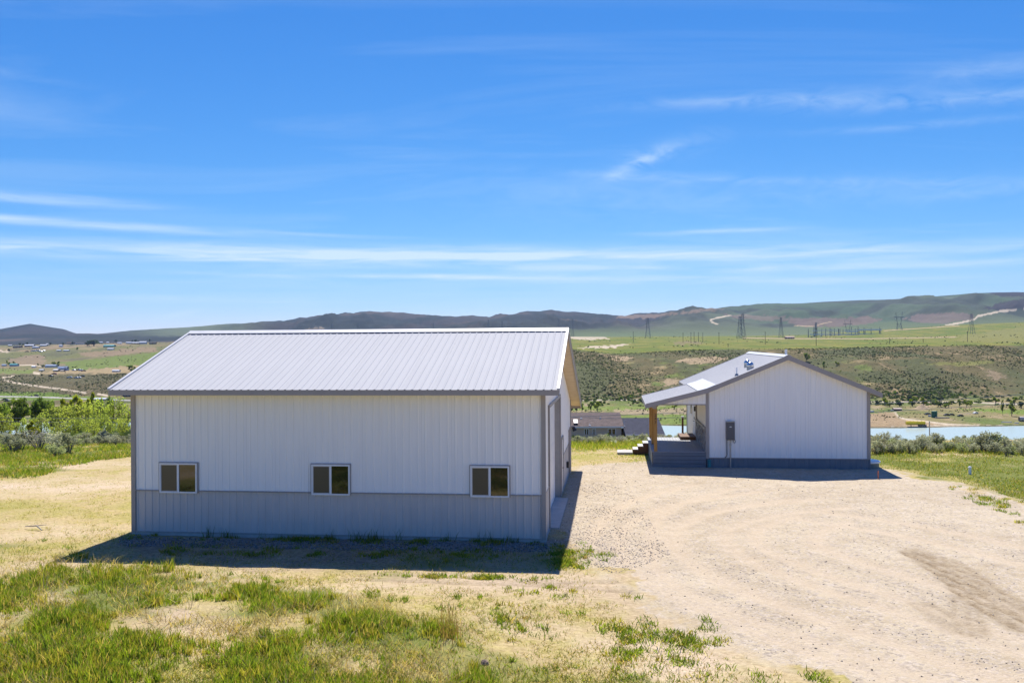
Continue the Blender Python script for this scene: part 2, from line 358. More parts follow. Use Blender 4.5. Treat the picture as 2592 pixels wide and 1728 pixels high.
far_c = mixc3(far_p, far_g, gw); far_c = mixc3(far_c, mixc3(C3(.11, .15, .06), C3(.14, .15, .09), n5), sstep(4300, 3800, YY)[..., None] * sstep(1300, 1500, QX)[..., None])
far_c = mixc3(far_c, C3(.135, .16, .10) * np.ones(far_c.shape), (.75 * sstep(470, 230, np.abs(QX - 480) + 240) * sstep(856, 846, QY) * sstep(235, 275, QX))[..., None])
c = slope_c * np.ones(XX.shape + (1,))
def blend(c, new, w): return c * (1 - w[..., None]) + new * w[..., None]
yw = YY + (n1[..., 0] - .5) * 40
c = blend(c, floor_c, sstep(420, 430, YY)); c = blend(c, hill_c, sstep(795, 835, yw)); c = blend(c, plat_c, sstep(1150, 1185, yw + (n2[..., 0] - .5) * 60))
left = sstep(760, 640, QX); c = blend(c, hill_c, left * sstep(965, 990, yw)); c = blend(c, vill_c, left * sstep(1190, 1230, yw))
c = blend(c, far_c, sstep(3250, 3450, YY))
def patch(poly, col, ymin=0, ymax=1e9, w=1.0):
    global c
    mk = inpoly(QX, QY, poly) & (YY > ymin) & (YY < ymax); vary = (.82 + .36 * n2)
    c = np.where(mk[..., None], c * (1 - w) + np.array(col) * vary * w, c)
def road(pts, hw, col, ymin=0, ymax=1e9):
    global c
    mk = (dist_line(PX, PY * 1.0, pts) < hw) & (YY > ymin) & (YY < ymax); c = np.where(mk[..., None], np.array(col) * (.9 + .2 * n2), c)
TAN = (.36, .27, .165); PALE = (.46, .385, .28)
# far hills
patch([(2484, 738), (2530, 751), (2592, 749), (2800, 745), (2800, 700), (2592, 735)], (.045, .04, .04), 3500)
patch([(2489, 779), (2533, 765), (2592, 756), (2800, 745), (2800, 775), (2592, 780), (2528, 787)], (.05, .043, .043), 3500)
patch([(1992, 802), (2130, 806), (2170, 804), (2201, 800), (2227, 814), (2196, 822), (2043, 828), (1992, 816)], (.165, .115, .095), 3300, w=.8)
patch([(2293, 807), (2324, 794), (2426, 791), (2472, 797), (2464, 809), (2375, 820), (2311, 815)], (.17, .125, .105), 3300, w=.75)
patch([(1578, 797), (1680, 794), (1757, 784), (1846, 779), (1783, 789), (1701, 797), (1640, 806), (1560, 806)], (.21, .15, .105), 3300, w=.75)
patch([(1830, 795), (1990, 801), (1990, 812), (1850, 806)], (.2, .14, .11), 3300, w=.6)
patch([(760, 835), (790, 827), (830, 829), (800, 836)], (.3, .24, .17), 3300, w=.6)
road([(2800, 768), (2592, 779), (2528, 789), (2477, 799), (2464, 809), (2426, 818), (2395, 823)], 2.2, PALE, 3300)
road([(1849, 798), (1821, 803), (1798, 809), (1803, 816), (1816, 820)], 1.6, PALE, 3300)
road([(2010, 824), (2060, 826), (2085, 818), (2105, 814)], 1.1, TAN, 3300)
# plateau
patch([(1436, 850), (1470, 849), (1520, 850), (1545, 857), (1520, 860), (1436, 858)], PALE, 1200, 3400, .9)
patch([(1455, 882), (1560, 880), (1595, 872), (1604, 867), (1565, 872), (1500, 877)], PALE, 1160, 2400)
patch([(1700, 866), (1755, 862), (1790, 868), (1720, 874)], (.2, .165, .085), 1160, 3000, .8)
road([(1880, 855), (1990, 857), (2200, 857), (2420, 853)], 1.1, TAN, 1300, 3300)
road([(2237, 837), (2344, 830), (2430, 824)], 1.0, TAN, 1300, 3400)
patch([(2440, 850), (2592, 826), (2800, 815), (2800, 872), (2592, 868), (2420, 862)], (.195, .185, .06), 1200, 3300, .8)
# hillside
patch([(1512, 896), (1596, 904), (1594, 911), (1576, 916), (1543, 909)], TAN, 850, 1300, .85)
patch([(1701, 916), (1744, 906), (1834, 901), (1854, 899), (1808, 919), (1757, 921)], TAN, 850, 1300, .85)
patch([(1680, 957), (1719, 960), (1701, 978), (1678, 975)], TAN, 820, 1300, .8)
patch([(1686, 948), (1720, 944), (1716, 956), (1680, 956)], (.125, .175, .04), 820, 1300, .7)
patch([(1648, 966), (1678, 968), (1675, 978), (1650, 975)], (.125, .175, .04), 820, 1300, .7)
patch([(2330, 920), (2500, 912), (2520, 920), (2420, 926)], (.2, .2, .06), 820, 1300, .7)
patch([(2495, 935), (2530, 945), (2545, 955), (2520, 965), (2500, 950)], (.25, .19, .12), 820, 1300, .8)
patch([(2165, 925), (2195, 922), (2210, 938), (2180, 940)], (.14, .185, .045), 820, 1300, .6)
road([(1400, 1013), (1560, 1012), (1640, 1012), (2200, 1017), (2420, 1017), (2592, 1023), (2800, 1026)], 1.7, (.40, .35, .27), 700, 900)
# valley floor
patch([(2000, 1046), (2265, 1044), (2274, 1057), (2396, 1072), (2592, 1081), (2800, 1084), (2800, 1092), (2000, 1092)], (.31, .225, .135), 540, 800, .92)
road([(2266, 1044), (2274, 1055), (2290, 1060), (2396, 1073), (2480, 1078)], 2.2, PALE, 540, 800)
patch([(2200, 1082), (2396, 1074), (2592, 1078), (2800, 1080), (2800, 1087), (2200, 1088)], PALE, 540, 800, .8)
patch([(2405, 1033), (2592, 1037), (2800, 1040), (2800, 1052), (2592, 1050), (2515, 1044)], (.15, .205, .04), 540, 800, .9)
patch([(2330, 1026), (2356, 1023), (2350, 1033), (2325, 1033)], TAN, 540, 800)
patch([(1440, 1028), (1680, 1028), (1780, 1032), (1780, 1036), (1640, 1036), (1440, 1040)], (.16, .205, .045), 540, 800, .85)
patch([(1560, 1037), (1650, 1036), (1790, 1028), (1790, 1046), (1650, 1048), (1570, 1048)], (.33, .255, .165), 540, 800, .8)
patch([(1400, 1050), (1790, 1050), (1790, 1072), (1400, 1076)], (.15, .20, .045), 540, 800, .85)
# left bank of the valley, its fields and roads
def Lp(*p): return [(x / 5.2275, 820 + y / 5.2275) for x, y in p]
patch(Lp((820, 500), (2091, 372), (2600, 330), (2600, 520), (1650, 560), (1100, 602), (900, 604), (880, 560)), (.14, .18, .045), 1200, 3000, .95)
patch(Lp((560, 645), (1690, 560), (2500, 520), (2500, 640), (1660, 655), (600, 668)), (.31, .235, .13), 1150, 2600, .9)
patch(Lp((-900, 590), (500, 600), (450, 655), (-900, 655)), (.15, .19, .05), 1150, 2600, .85)
patch(Lp((120, 480), (450, 395), (640, 440), (560, 545), (200, 545)), (.235, .175, .115), 1200, 3000, .85)
patch(Lp((1000, 380), (1300, 360), (1700, 330), (2091, 300), (2091, 350), (1500, 420), (1150, 430)), (.25, .18, .115), 1200, 3200, .8)
patch(Lp((-300, 310), (130, 365), (60, 370), (-300, 340)), PALE, 1200, 3400)
patch(Lp((1050, 310), (1300, 300), (1250, 345), (1040, 345)), (.27, .21, .115), 1200, 3400, .7)
patch(Lp((-900, 660), (1700, 650), (2300, 640), (2300, 900), (-900, 960)), (.125, .105, .06), 960, 1250, .55)
road(Lp((180, 690), (40, 702), (60, 742), (200, 777), (500, 822), (800, 857), (1000, 887), (1130, 912)), 2.2, PALE, 900, 1300)
road(Lp((1290, 922), (1420, 945)), 2.4, PALE, 900, 1300)
road(Lp((200, 545), (420, 542), (560, 560)), 1.3, PALE, 1150, 3000)
road(Lp((450, 645), (520, 655)), 3, PALE, 1100, 3000)
patch(Lp((-900, 900), (700, 905), (1100, 950), (1700, 985), (1700, 1040), (-900, 1040)), (.13, .20, .035), 880, 1040, .8)
road([(-400, 1002), (0, 1003), (100, 1004.5), (141, 1006), (200, 1008.5), (330, 1013)], 1.5, (.36, .34, .32), 850, 1050)
road([(-400, 1009), (0, 1009.5), (60, 1010)], 1.1, (.36, .32, .27), 850, 1050)
# bare bank rim at the water
rim = np.exp(-((YY - sh - 1) / 2.2) ** 2) * (YY > 500) * (YY < 700); c = blend(c, C3(.12, .11, .06) * np.ones(c.shape), rim * .8)
c = np.clip(c, .01, 1)
nr, nc = XX.shape
idx = np.arange(nr * nc).reshape(nr, nc); quads = np.stack([idx[:-1, :-1], idx[:-1, 1:], idx[1:, 1:], idx[1:, :-1]], -1).reshape(-1, 4)
def land_mat():
    m, nt, b = new_mat('open_land'); n = nt.nodes; l = nt.links
    at = n.new('ShaderNodeAttribute'); at.attribute_name = 'col'; tc = n.new('ShaderNodeTexCoord')
    t = n.new('ShaderNodeTexNoise'); l.new(tc.outputs['Object'], t.inputs['Vector']); t.inputs['Scale'].default_value = .35; t.inputs['Detail'].default_value = 6; t.inputs['Roughness'].default_value = .7
    mr = n.new('ShaderNodeMapRange'); l.new(t.outputs['Fac'], mr.inputs[0]); mr.inputs[1].default_value = .3; mr.inputs[2].default_value = .7; mr.inputs[3].default_value = .62; mr.inputs[4].default_value = 1.3
    mx = n.new('ShaderNodeMixRGB'); mx.blend_type = 'MULTIPLY'; mx.inputs[0].default_value = 1; l.new(at.outputs['Color'], mx.inputs[1]); l.new(mr.outputs[0], mx.inputs[2])
    l.new(mx.outputs[0], b.inputs['Base Color']); b.inputs['Roughness'].default_value = .95; b.inputs['Specular IOR Level'].default_value = .05
    bp = n.new('ShaderNodeBump'); bp.inputs['Strength'].default_value = .7; bp.inputs['Distance'].default_value = 1.2; l.new(t.outputs['Fac'], bp.inputs['Height']); l.new(bp.outputs[0], b.inputs['Normal'])
    return m
M_land = land_mat()
tag(mesh_obj('valley_and_hills', np_mesh('valley_and_hills', np.stack([XX, YY, H - .03 * (YY < 73)], -1).reshape(-1, 3), quads, M_land, {'col': c.reshape(-1, 3)}, True)), kind='structure')
mb = MB(); mb.add([(-16000, -6000, -75), (16000, -6000, -75), (16000, 16000, -75), (-16000, 16000, -75)], [(0, 1, 2, 3)])
tag(mb.build('outer_ground', pmat('plain_earth', (.2, .19, .09), (.15, .16, .07), .002, .95, spec=.05)), kind='structure')
# lake
def water_mat():
    m, nt, b = new_mat('lake_water'); n = nt.nodes; l = nt.links
    b.inputs['Base Color'].default_value = (.40, .47, .42, 1); b.inputs['Roughness'].default_value = .25; b.inputs['IOR'].default_value = 1.33
    tc = n.new('ShaderNodeTexCoord'); t = n.new('ShaderNodeTexNoise'); l.new(tc.outputs['Object'], t.inputs['Vector']); t.inputs['Scale'].default_value = .6; t.inputs['Detail'].default_value = 3
    bp = n.new('ShaderNodeBump'); bp.inputs['Strength'].default_value = .06; bp.inputs['Distance'].default_value = .3; l.new(t.outputs['Fac'], bp.inputs['Height']); l.new(bp.outputs[0], b.inputs['Normal'])
    return m
mb = MB(); lake = [(-420, 428), (700, 428), (700, 680), (-420, 680)]
mb.add([(x, y, -50.0) for x, y in lake], [(0, 1, 2, 3)]); tag(mb.build('lake', water_mat()), kind='structure')

# ------------------------------------------------------------------ the yard (near ground)
def axis(a, fine0, fine1, b, step, coarse): 
    return np.concatenate([np.arange(a, fine0, coarse), np.arange(fine0, fine1, step), np.arange(fine1, b + coarse, coarse)])
xs = axis(-130, -20, 24, 130, .15, 1.6); ysn = axis(-90, 13, 46, 46.2, .13, 1.6)
ysn = np.concatenate([ysn[ysn < 46], np.arange(46, 69.7, .4), [69.9]])
GX, GY = np.meshgrid(xs, ysn); GZ = h_low(GX, GY)
Yc = np.maximum(GY, 6.0); gpx, gpy = proj(GX, Yc, np.zeros_like(GX))
wob = (fbm(GX / 1.6, GY / 1.6, 4, 81) - .5); wob2 = (fbm(GX / .5, GY / .5, 3, 83) - .5)
def soft(poly_px, feather=.7):
    """1 inside a ground polygon given by photo pixels, ragged edge"""
    w = [tuple(G(x, y)) for x, y in poly_px]; ins = inpoly(GX + wob * 2.2, GY + wob * 2.2, w); d = dist_line(GX, GY, w + w[:1])
    return np.where(ins, .5 + .5 * np.clip(d / feather, 0, 1), .5 - .5 * np.clip(d / feather, 0, 1))
DRIVE = [(1443, 1192), (1425, 1240), (1400, 1330), (1383, 1380), (1470, 1400), (1500, 1425), (1545, 1465), (1610, 1500), (1690, 1548), (1800, 1605), (1900, 1648), (2060, 1722), (2200, 1800), (2700, 2100), (3400, 1800), (3400, 1300), (2760, 1280), (2592, 1265), (2420, 1222), (2262, 1190), (2200, 1176), (1900, 1166), (1640, 1166), (1560, 1170), (1470, 1178)]
drive = soft(DRIVE, 1.0)
green = np.zeros_like(GX)
for poly, s in [([(2190, 1120), (3000, 1128), (3000, 1300), (2592, 1262), (2420, 1215), (2262, 1186), (2195, 1172)], .95),
                ([(-300, 1100), (340, 1098), (340, 1155), (180, 1170), (120, 1195), (-60, 1215), (-300, 1220)], .9),
                ([(1436, 1105), (1700, 1105), (1660, 1128), (1436, 1138)], .95),
                ([(1560, 1138), (1660, 1140), (1650, 1172), (1590, 1168)], .5),
                ([(-500, 1400), (200, 1398), (420, 1420), (700, 1490), (980, 1540), (1150, 1620), (1260, 1740), (1200, 2200), (-900, 2200)], .62),
                ([(300, 1366), (1380, 1385), (1400, 1420), (900, 1420), (250, 1392)], .35), ([(1400, 1370), (1545, 1380), (1520, 1430), (1415, 1440)], .5)]:
    green = np.maximum(green, soft(poly, 1.2) * s)
green = np.clip(green + (fbm(GX / 2.2, GY / 2.2, 5, 87) - .55) * 1.9 * (1 - drive) + wob2 * .35, 0, 1) * (1 - .9 * sstep(.45, .7, drive))
# wheel tracks on the drive
trk = np.zeros_like(GX); wind = np.zeros_like(GX); dark = np.zeros_like(GX)
def arc(pts_px, hw, amt, off=0.0, tgt=None):
    global trk
    w = G(np.array([p[0] for p in pts_px]), np.array([p[1] for p in pts_px])); ts = np.linspace(0, 1, 26); q = np.linspace(0, 1, len(w))
    wx = np.interp(ts, q, w[:, 0]); wy = np.interp(ts, q, w[:, 1])
    for _ in range(3): wx[1:-1] = (wx[:-2] + 2 * wx[1:-1] + wx[2:]) / 4; wy[1:-1] = (wy[:-2] + 2 * wy[1:-1] + wy[2:]) / 4
    nx = -np.gradient(wy); ny = np.gradient(wx); ln = np.hypot(nx, ny) + 1e-6; wx = wx + nx / ln * off; wy = wy + ny / ln * off
    d = dist_line(GX + wob2 * .12, GY + wob2 * .12, list(zip(wx, wy))); return np.exp(-(d / hw) ** 2) * amt
for pts in ([(2600, 1700), (2200, 1560), (1880, 1450), (1760, 1380), (1760, 1330), (1900, 1290), (2100, 1270)],
            [(2500, 1745), (2050, 1600), (1760, 1490), (1640, 1410), (1630, 1340), (1740, 1280), (1960, 1250)],
            [(2300, 1740), (1900, 1610), (1640, 1500), (1560, 1430), (1580, 1330), (1640, 1270), (1800, 1230)],
            [(2650, 1600), (2350, 1500), (2120, 1430), (1990, 1380), (1980, 1340), (2080, 1310)],
            [(2650, 1420), (2450, 1370), (2250, 1330), (2050, 1300)]):
    for off in (-.85, .85): trk = np.maximum(trk, arc(pts, .30, 1.0, off))
    for off, hw_ in ((0, .34), (-1.5, .28), (1.5, .28)): wind = np.maximum(wind, arc(pts, hw_, .7, off) * np.clip(4 * (fbm(GX / 1.1, GY / 1.1, 4, 89) - .44), 0, 1))
for pts, a in (([(2310, 1395), (2400, 1450), (2480, 1520), (2600, 1590)], 1.0), ([(2300, 1390), (2420, 1430), (2520, 1500), (2620, 1560)], .8), ([(2440, 1510), (2450, 1560), (2460, 1600)], .6), ([(2330, 1520), (2400, 1570), (2440, 1600)], .5)):
    dark = np.maximum(dark, arc(pts, .34, a * .5) * (.25 + 1.3 * fbm(GX / .35, GY / .35, 3, 91)))
    for off in (-.24, 0, .24): dark = np.maximum(dark, arc(pts, .095, a * 1.1, off) * np.clip(.35 + 1.2 * fbm(GX / .25, GY / .25, 2, 90), 0, 1))
for pts in ([(900, 1455), (1200, 1462), (1400, 1474), (1560, 1470)], [(880, 1468), (1150, 1478), (1450, 1482), (1600, 1496)]): dark = np.maximum(dark, arc(pts, .13, .55) * (.4 + fbm(GX / .5, GY / .5, 3, 93)))
bare = np.maximum(soft([(1000, 1448), (1420, 1450), (1600, 1470), (1700, 1545), (1900, 1640), (1780, 1650), (1600, 1560), (1450, 1500), (1000, 1485)], .8), 0) * .8
bare = np.maximum(bare, soft([(330, 1560), (560, 1565), (600, 1610), (420, 1625), (350, 1600)], .5) * .9)
front_strip = soft([(318, 1352), (1385, 1372), (1420, 1400), (1400, 1436), (900, 1440), (500, 1425), (260, 1392)], .8) * np.clip(.25 + 1.2 * fbm(GX / .8, GY / .5, 4, 94), 0, 1); dark = np.maximum(dark, front_strip * .95 * (1 - .7 * green))  # darker brown ground colour in a ragged strip along the shop's front
rim = soft([(330, 1356), (1380, 1372), (1385, 1396), (300, 1378)], .25)        # pebble strip along the shop's wall
GZ = GZ - trk * .03 * drive - dark * .055 + (fbm(GX / .35, GY / .35, 3, 95) - .5) * .035 * sstep(60, 40, GY) * sstep(4, 14, GY)
GZ = GZ + green * (1 - drive) * (fbm(GX / .6, GY / .6, 3, 97) - .4) * .10 * sstep(60, 45, GY)
# keep the ground under the two buildings flat and just below their floors
wind = np.maximum(wind, soft([(1400, 1385), (1440, 1230), (1490, 1230), (1560, 1330), (1600, 1440), (1700, 1530), (1640, 1530), (1560, 1460), (1500, 1400)], 1.2) * np.clip(3 * (fbm(GX / 1.2, GY / 1.2, 3, 92) - .30), 0, 1)) * (1 - .8 * trk) * drive
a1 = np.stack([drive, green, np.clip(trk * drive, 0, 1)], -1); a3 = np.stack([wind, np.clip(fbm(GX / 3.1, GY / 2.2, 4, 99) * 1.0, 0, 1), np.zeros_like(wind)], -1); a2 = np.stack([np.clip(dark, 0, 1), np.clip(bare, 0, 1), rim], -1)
def yard_mat():
    m, nt, b = new_mat('yard_earth'); n = nt.nodes; l = nt.links
    def A(nm):
        a = n.new('ShaderNodeAttribute'); a.attribute_name = nm; s = n.new('ShaderNodeSeparateXYZ'); l.new(a.outputs['Vector'], s.inputs[0]); return s.outputs
    z1 = A('zone'); z2 = A('mark'); z3 = A('loose'); tc = n.new('ShaderNodeTexCoord')
    def noise(sc, det=5, ro=.6):
        t = n.new('ShaderNodeTexNoise'); l.new(tc.outputs['Object'], t.inputs['Vector']); t.inputs['Scale'].default_value = sc; t.inputs['Detail'].default_value = det; t.inputs['Roughness'].default_value = ro; return t.outputs['Fac']
    def ramp(f, p0, c0, p1, c1):
        r = n.new('ShaderNodeValToRGB'); l.new(f, r.inputs[0]); e = r.color_ramp.elements; e[0].position = p0; e[1].position = p1; e[0].color = (*c0, 1); e[1].color = (*c1, 1); return r.outputs[0]
    def mix(f, a, bb, mode='MIX'):
        x = n.new('ShaderNodeMixRGB'); x.blend_type = mode
        if isinstance(f, float): x.inputs[0].default_value = f
        else: l.new(f, x.inputs[0])
        for i, v in ((1, a), (2, bb)):
            if isinstance(v, tuple): x.inputs[i].default_value = (*v, 1)
            else: l.new(v, x.inputs[i])
        return x.outputs[0]
    def mt(op, a, bb, cl=True):
        x = n.new('ShaderNodeMath'); x.operation = op; x.use_clamp = cl
        for i, v in ((0, a), (1, bb)):
            if isinstance(v, (int, float)): x.inputs[i].default_value = v
            else: l.new(v, x.inputs[i])
        return x.outputs[0]
    nl = noise(.25, 4); nm = noise(1.6, 6); nf = noise(9, 6, .7); nx = noise(32, 4, .7)
    def vor(sc):
        v = n.new('ShaderNodeTexVoronoi'); l.new(tc.outputs['Object'], v.inputs['Vector']); v.inputs['Scale'].default_value = sc; return v
    v1 = vor(13); v2 = vor(26)
    peb = n.new('ShaderNodeSeparateXYZ'); l.new(v1.outputs['Color'], peb.inputs[0]); peb2 = n.new('ShaderNodeSeparateXYZ'); l.new(v2.outputs['Color'], peb2.inputs[0])
    dirt = ramp(nm, .32, (.37, .295, .195), .68, (.49, .41, .29))
    dirt = mix(mt('MULTIPLY', mt('SUBTRACT', nl, .42), 2.6), dirt, (.53, .45, .325))
    stones = mix(peb.outputs[1], (.20, .165, .14), (.56, .48, .40))
    gravamt = mt('MULTIPLY', mt('GREATER_THAN', peb.outputs[0], .66), mt('SUBTRACT', mt('MULTIPLY', nm, 1.5), .18))
    grav = mix(gravamt, dirt, stones); grav = mix(mt('MULTIPLY', mt('GREATER_THAN', peb2.outputs[0], .7), .45), grav, mix(peb2.outputs[1], (.24, .20, .165), (.60, .53, .45)))
    grav = mix(mt('MULTIPLY', z1[2], .6), grav, ramp(nf, .3, (.43, .34, .24), .7, (.55, .45, .33)))
    grav = mix(mt('MULTIPLY', z3[0], mt('ADD', mt('MULTIPLY', mt('GREATER_THAN', peb.outputs[0], .42), .36), .18)), grav, mix(peb.outputs[1], (.17, .14, .115), (.40, .335, .27)))
    dry = ramp(nf, .32, (.30, .225, .105), .66, (.52, .41, .215)); dry = mix(mt('MULTIPLY', mt('SUBTRACT', nm, .46), 4.5), dry, ramp(nf, .35, (.24, .215, .05), .65, (.44, .375, .12))); dry = mix(mt('MULTIPLY', mt('SUBTRACT', z3[1], .50), 3.2), dry, ramp(nf, .35, (.44, .335, .225), .65, (.60, .485, .34))); dry = mix(mt('MULTIPLY', mt('SUBTRACT', mt('SUBTRACT', 1.0, z3[1]), .56), 4.0), dry, ramp(nf, .35, (.22, .20, .05), .65, (.42, .36, .12)))
    bareC = ramp(nf, .3, (.36, .27, .18), .7, (.53, .42, .30))
    grn = ramp(nf, .3, (.095, .115, .025), .7, (.21, .225, .06))
    base = mix(z2[1], dry, bareC)
    base = mix(mt('MULTIPLY', mt('SUBTRACT', mt('ADD', z1[1], mt('MULTIPLY', mt('SUBTRACT', nf, .5, False), .9, False), False), .28), 2.2), base, grn)
    base = mix(mt('MULTIPLY', mt('SUBTRACT', mt('ADD', z1[0], mt('MULTIPLY', mt('SUBTRACT', nm, .5, False), .5, False), False), .38), 4.0), base, grav)
    base = mix(mt('MULTIPLY', z2[2], .8), base, mix(peb.outputs[0], (.12, .115, .12), (.5, .48, .47)))
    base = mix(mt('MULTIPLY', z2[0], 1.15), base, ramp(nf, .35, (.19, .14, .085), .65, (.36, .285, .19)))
    l.new(base, b.inputs['Base Color']); b.inputs['Roughness'].default_value = .95; b.inputs['Specular IOR Level'].default_value = .08
    hh = mt('ADD', mt('MULTIPLY', nf, .6), mt('MULTIPLY', nx, .35), False); hh = mt('ADD', hh, mt('MULTIPLY', v1.outputs['Distance'], -.25, False), False)
    bp = n.new('ShaderNodeBump'); bp.inputs['Strength'].default_value = .75; bp.inputs['Distance'].default_value = .05; l.new(hh, bp.inputs['Height']); l.new(bp.outputs[0], b.inputs['Normal'])
    return m
M_yard = yard_mat()
nr, nc = GX.shape; idx = np.arange(nr * nc).reshape(nr, nc); quads = np.stack([idx[:-1, :-1], idx[:-1, 1:], idx[1:, 1:], idx[1:, :-1]], -1).reshape(-1, 4)
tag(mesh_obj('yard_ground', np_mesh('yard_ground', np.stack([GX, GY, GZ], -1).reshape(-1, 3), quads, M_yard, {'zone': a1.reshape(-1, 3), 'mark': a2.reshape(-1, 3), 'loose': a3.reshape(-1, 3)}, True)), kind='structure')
# ------------------------------------------------------------------ building materials
TH = 0.1150                                        # both buildings are turned by this angle
M_white = pmat('white_painted_steel', (.90, .885, .85), (.86, .845, .815), 2.2, .42, spec=.45, bump=.04, bscale=2, stretch=(2.2, 2.2, .22), detail=7)
M_grey = pmat('grey_painted_steel', (.58, .545, .515), (.52, .49, .465), 2.2, .42, spec=.45, stretch=(2.2, 2.2, .3), detail=7)
M_trim = pmat('taupe_trim', (.345, .315, .30), (.31, .285, .27), 2.0, .45, spec=.45)
M_roof = pmat('pale_grey_steel_roof', (.465, .467, .475), (.43, .433, .443), .7, .75, spec=.08, stretch=(1, .15, 1))
M_cap = pmat('white_ridge_metal', (.60, .60, .61), None, 2, .4)
M_soffit = pmat('tan_soffit', (.62, .50, .34), (.55, .43, .28), 3, .6)
M_core = pmat('sheathing', (.5, .48, .45), None, 2, .8)
M_vinyl = pmat('white_vinyl', (.82, .82, .82), (.78, .78, .78), 5, .35)
M_conc = pmat('concrete', (.50, .48, .45), (.40, .385, .36), 3, .85, bump=.2)
M_black = pmat('black_metal', (.03, .03, .033), (.022, .022, .025), 8, .4)
M_galv = pmat('galvanised_metal', (.42, .43, .44), (.36, .37, .38), 10, .35, metal=.6)
M_chrome = pmat('polished_aluminium', (.62, .62, .61), (.55, .55, .55), 3, .28, metal=1.0)
M_cedar = pmat('cedar_post', (.46, .255, .065), (.37, .19, .045), 3, .6, stretch=(6, 6, .5), bump=.2)
M_brownwood = pmat('brown_stained_wood', (.16, .085, .045), (.12, .06, .03), 3, .7, stretch=(1, 4, 4))
M_deck = pmat('grey_composite_board', (.34, .355, .38), (.28, .295, .32), 2.5, .65, stretch=(9, .5, 9))
M_skirt = pmat('blue_grey_skirt', (.165, .19, .225), (.135, .16, .195), 2.0, .5)
M_stone = pmat('grey_ledge_stone', (.46, .44, .42), (.20, .19, .185), 4.5, .85, bump=.6, bscale=20, detail=8)
M_box = pmat('dark_grey_enclosure', (.105, .107, .118), (.095, .097, .107), 5, .45)
def glass_mat(name, col=(.014, .013, .011), rough=.03):
    m, nt, b = new_mat(name); b.inputs['Base Color'].default_value = (*col, 1); b.inputs['Roughness'].default_value = rough; b.inputs['IOR'].default_value = 1.52; b.inputs['Specular IOR Level'].default_value = .9
    t = nt.nodes.new('ShaderNodeTexNoise'); t.inputs['Scale'].default_value = 1.5; bp = nt.nodes.new('ShaderNodeBump'); bp.inputs['Strength'].default_value = .03
    nt.links.new(t.outputs['Fac'], bp.inputs['Height']); nt.links.new(bp.outputs[0], b.inputs['Normal']); return m
M_glass = glass_mat('window_glass'); M_screen = glass_mat('window_screen', (.012, .010, .009), .35)
def ribbed(O, ax, ay, an, s0, s1, f0, f1, pitch=.2286, off=.114, rh=.02, w0=.034, w1=.014, kinks=(), mb=None):
    """steel sheet with trapezoid ribs: O + ax*s + ay*t + an*h, from t = f0(s) to f1(s)"""
    O, ax, ay, an = Vector(O), Vector(ax), Vector(ay), Vector(an); pr = [(s0, 0.0), (s1, 0.0)] + [(k, 0.0) for k in kinks if s0 < k < s1]
    k = math.ceil((s0 - off) / pitch)
    while off + k * pitch < s1:
        c0 = off + k * pitch
        if c0 - w0 > s0 + .004 and c0 + w0 < s1 - .004: pr = [p for p in pr if abs(p[0] - c0) > w0 or p[0] in (s0, s1)] + [(c0 - w0, 0), (c0 - w1, rh), (c0 + w1, rh), (c0 + w0, 0)]
        k += 1
    pr.sort(); mb = mb or MB(); vs = []; fs = []
    g0 = f0 if callable(f0) else (lambda s: f0); g1 = f1 if callable(f1) else (lambda s: f1)
    for s, h in pr: vs += [O + ax * s + ay * g0(s) + an * h, O + ax * s + ay * g1(s) + an * h]
    for i in range(len(pr) - 1): fs.append((2 * i, 2 * i + 2, 2 * i + 3, 2 * i + 1))
    return mb.add(vs, fs)
def sheets(name, mat, parent, O, ax, ay, an, s0, s1, f0, f1, sheet=.9144, skip=None, **kw):
    """a run of sheets side by side; every sheet is an object of its own"""
    s = s0; k = 0; cache = {}
    const = not callable(f0) and not callable(f1) and 'kinks' not in kw
    while s < s1 - .02:
        e = min(s + sheet, s1)
        key = round(e - s, 3)
        if const and key in cache:
            o = cache[key].copy(); COL.objects.link(o); o.location = Vector(ax) * (s - cache[key]['s']); o.parent = parent
        else:
            mb = ribbed(O, ax, ay, an, s + .0015, e - .0015, f0, f1, off=s + .114, **kw); o = mb.build(name, mat, parent)
            if const: cache[key] = o; o['s'] = s
        s = e; k += 1
    for o in cache.values(): del o['s']
X, Yv, Z = Vector((1, 0, 0)), Vector((0, 1, 0)), Vector((0, 0, 1))
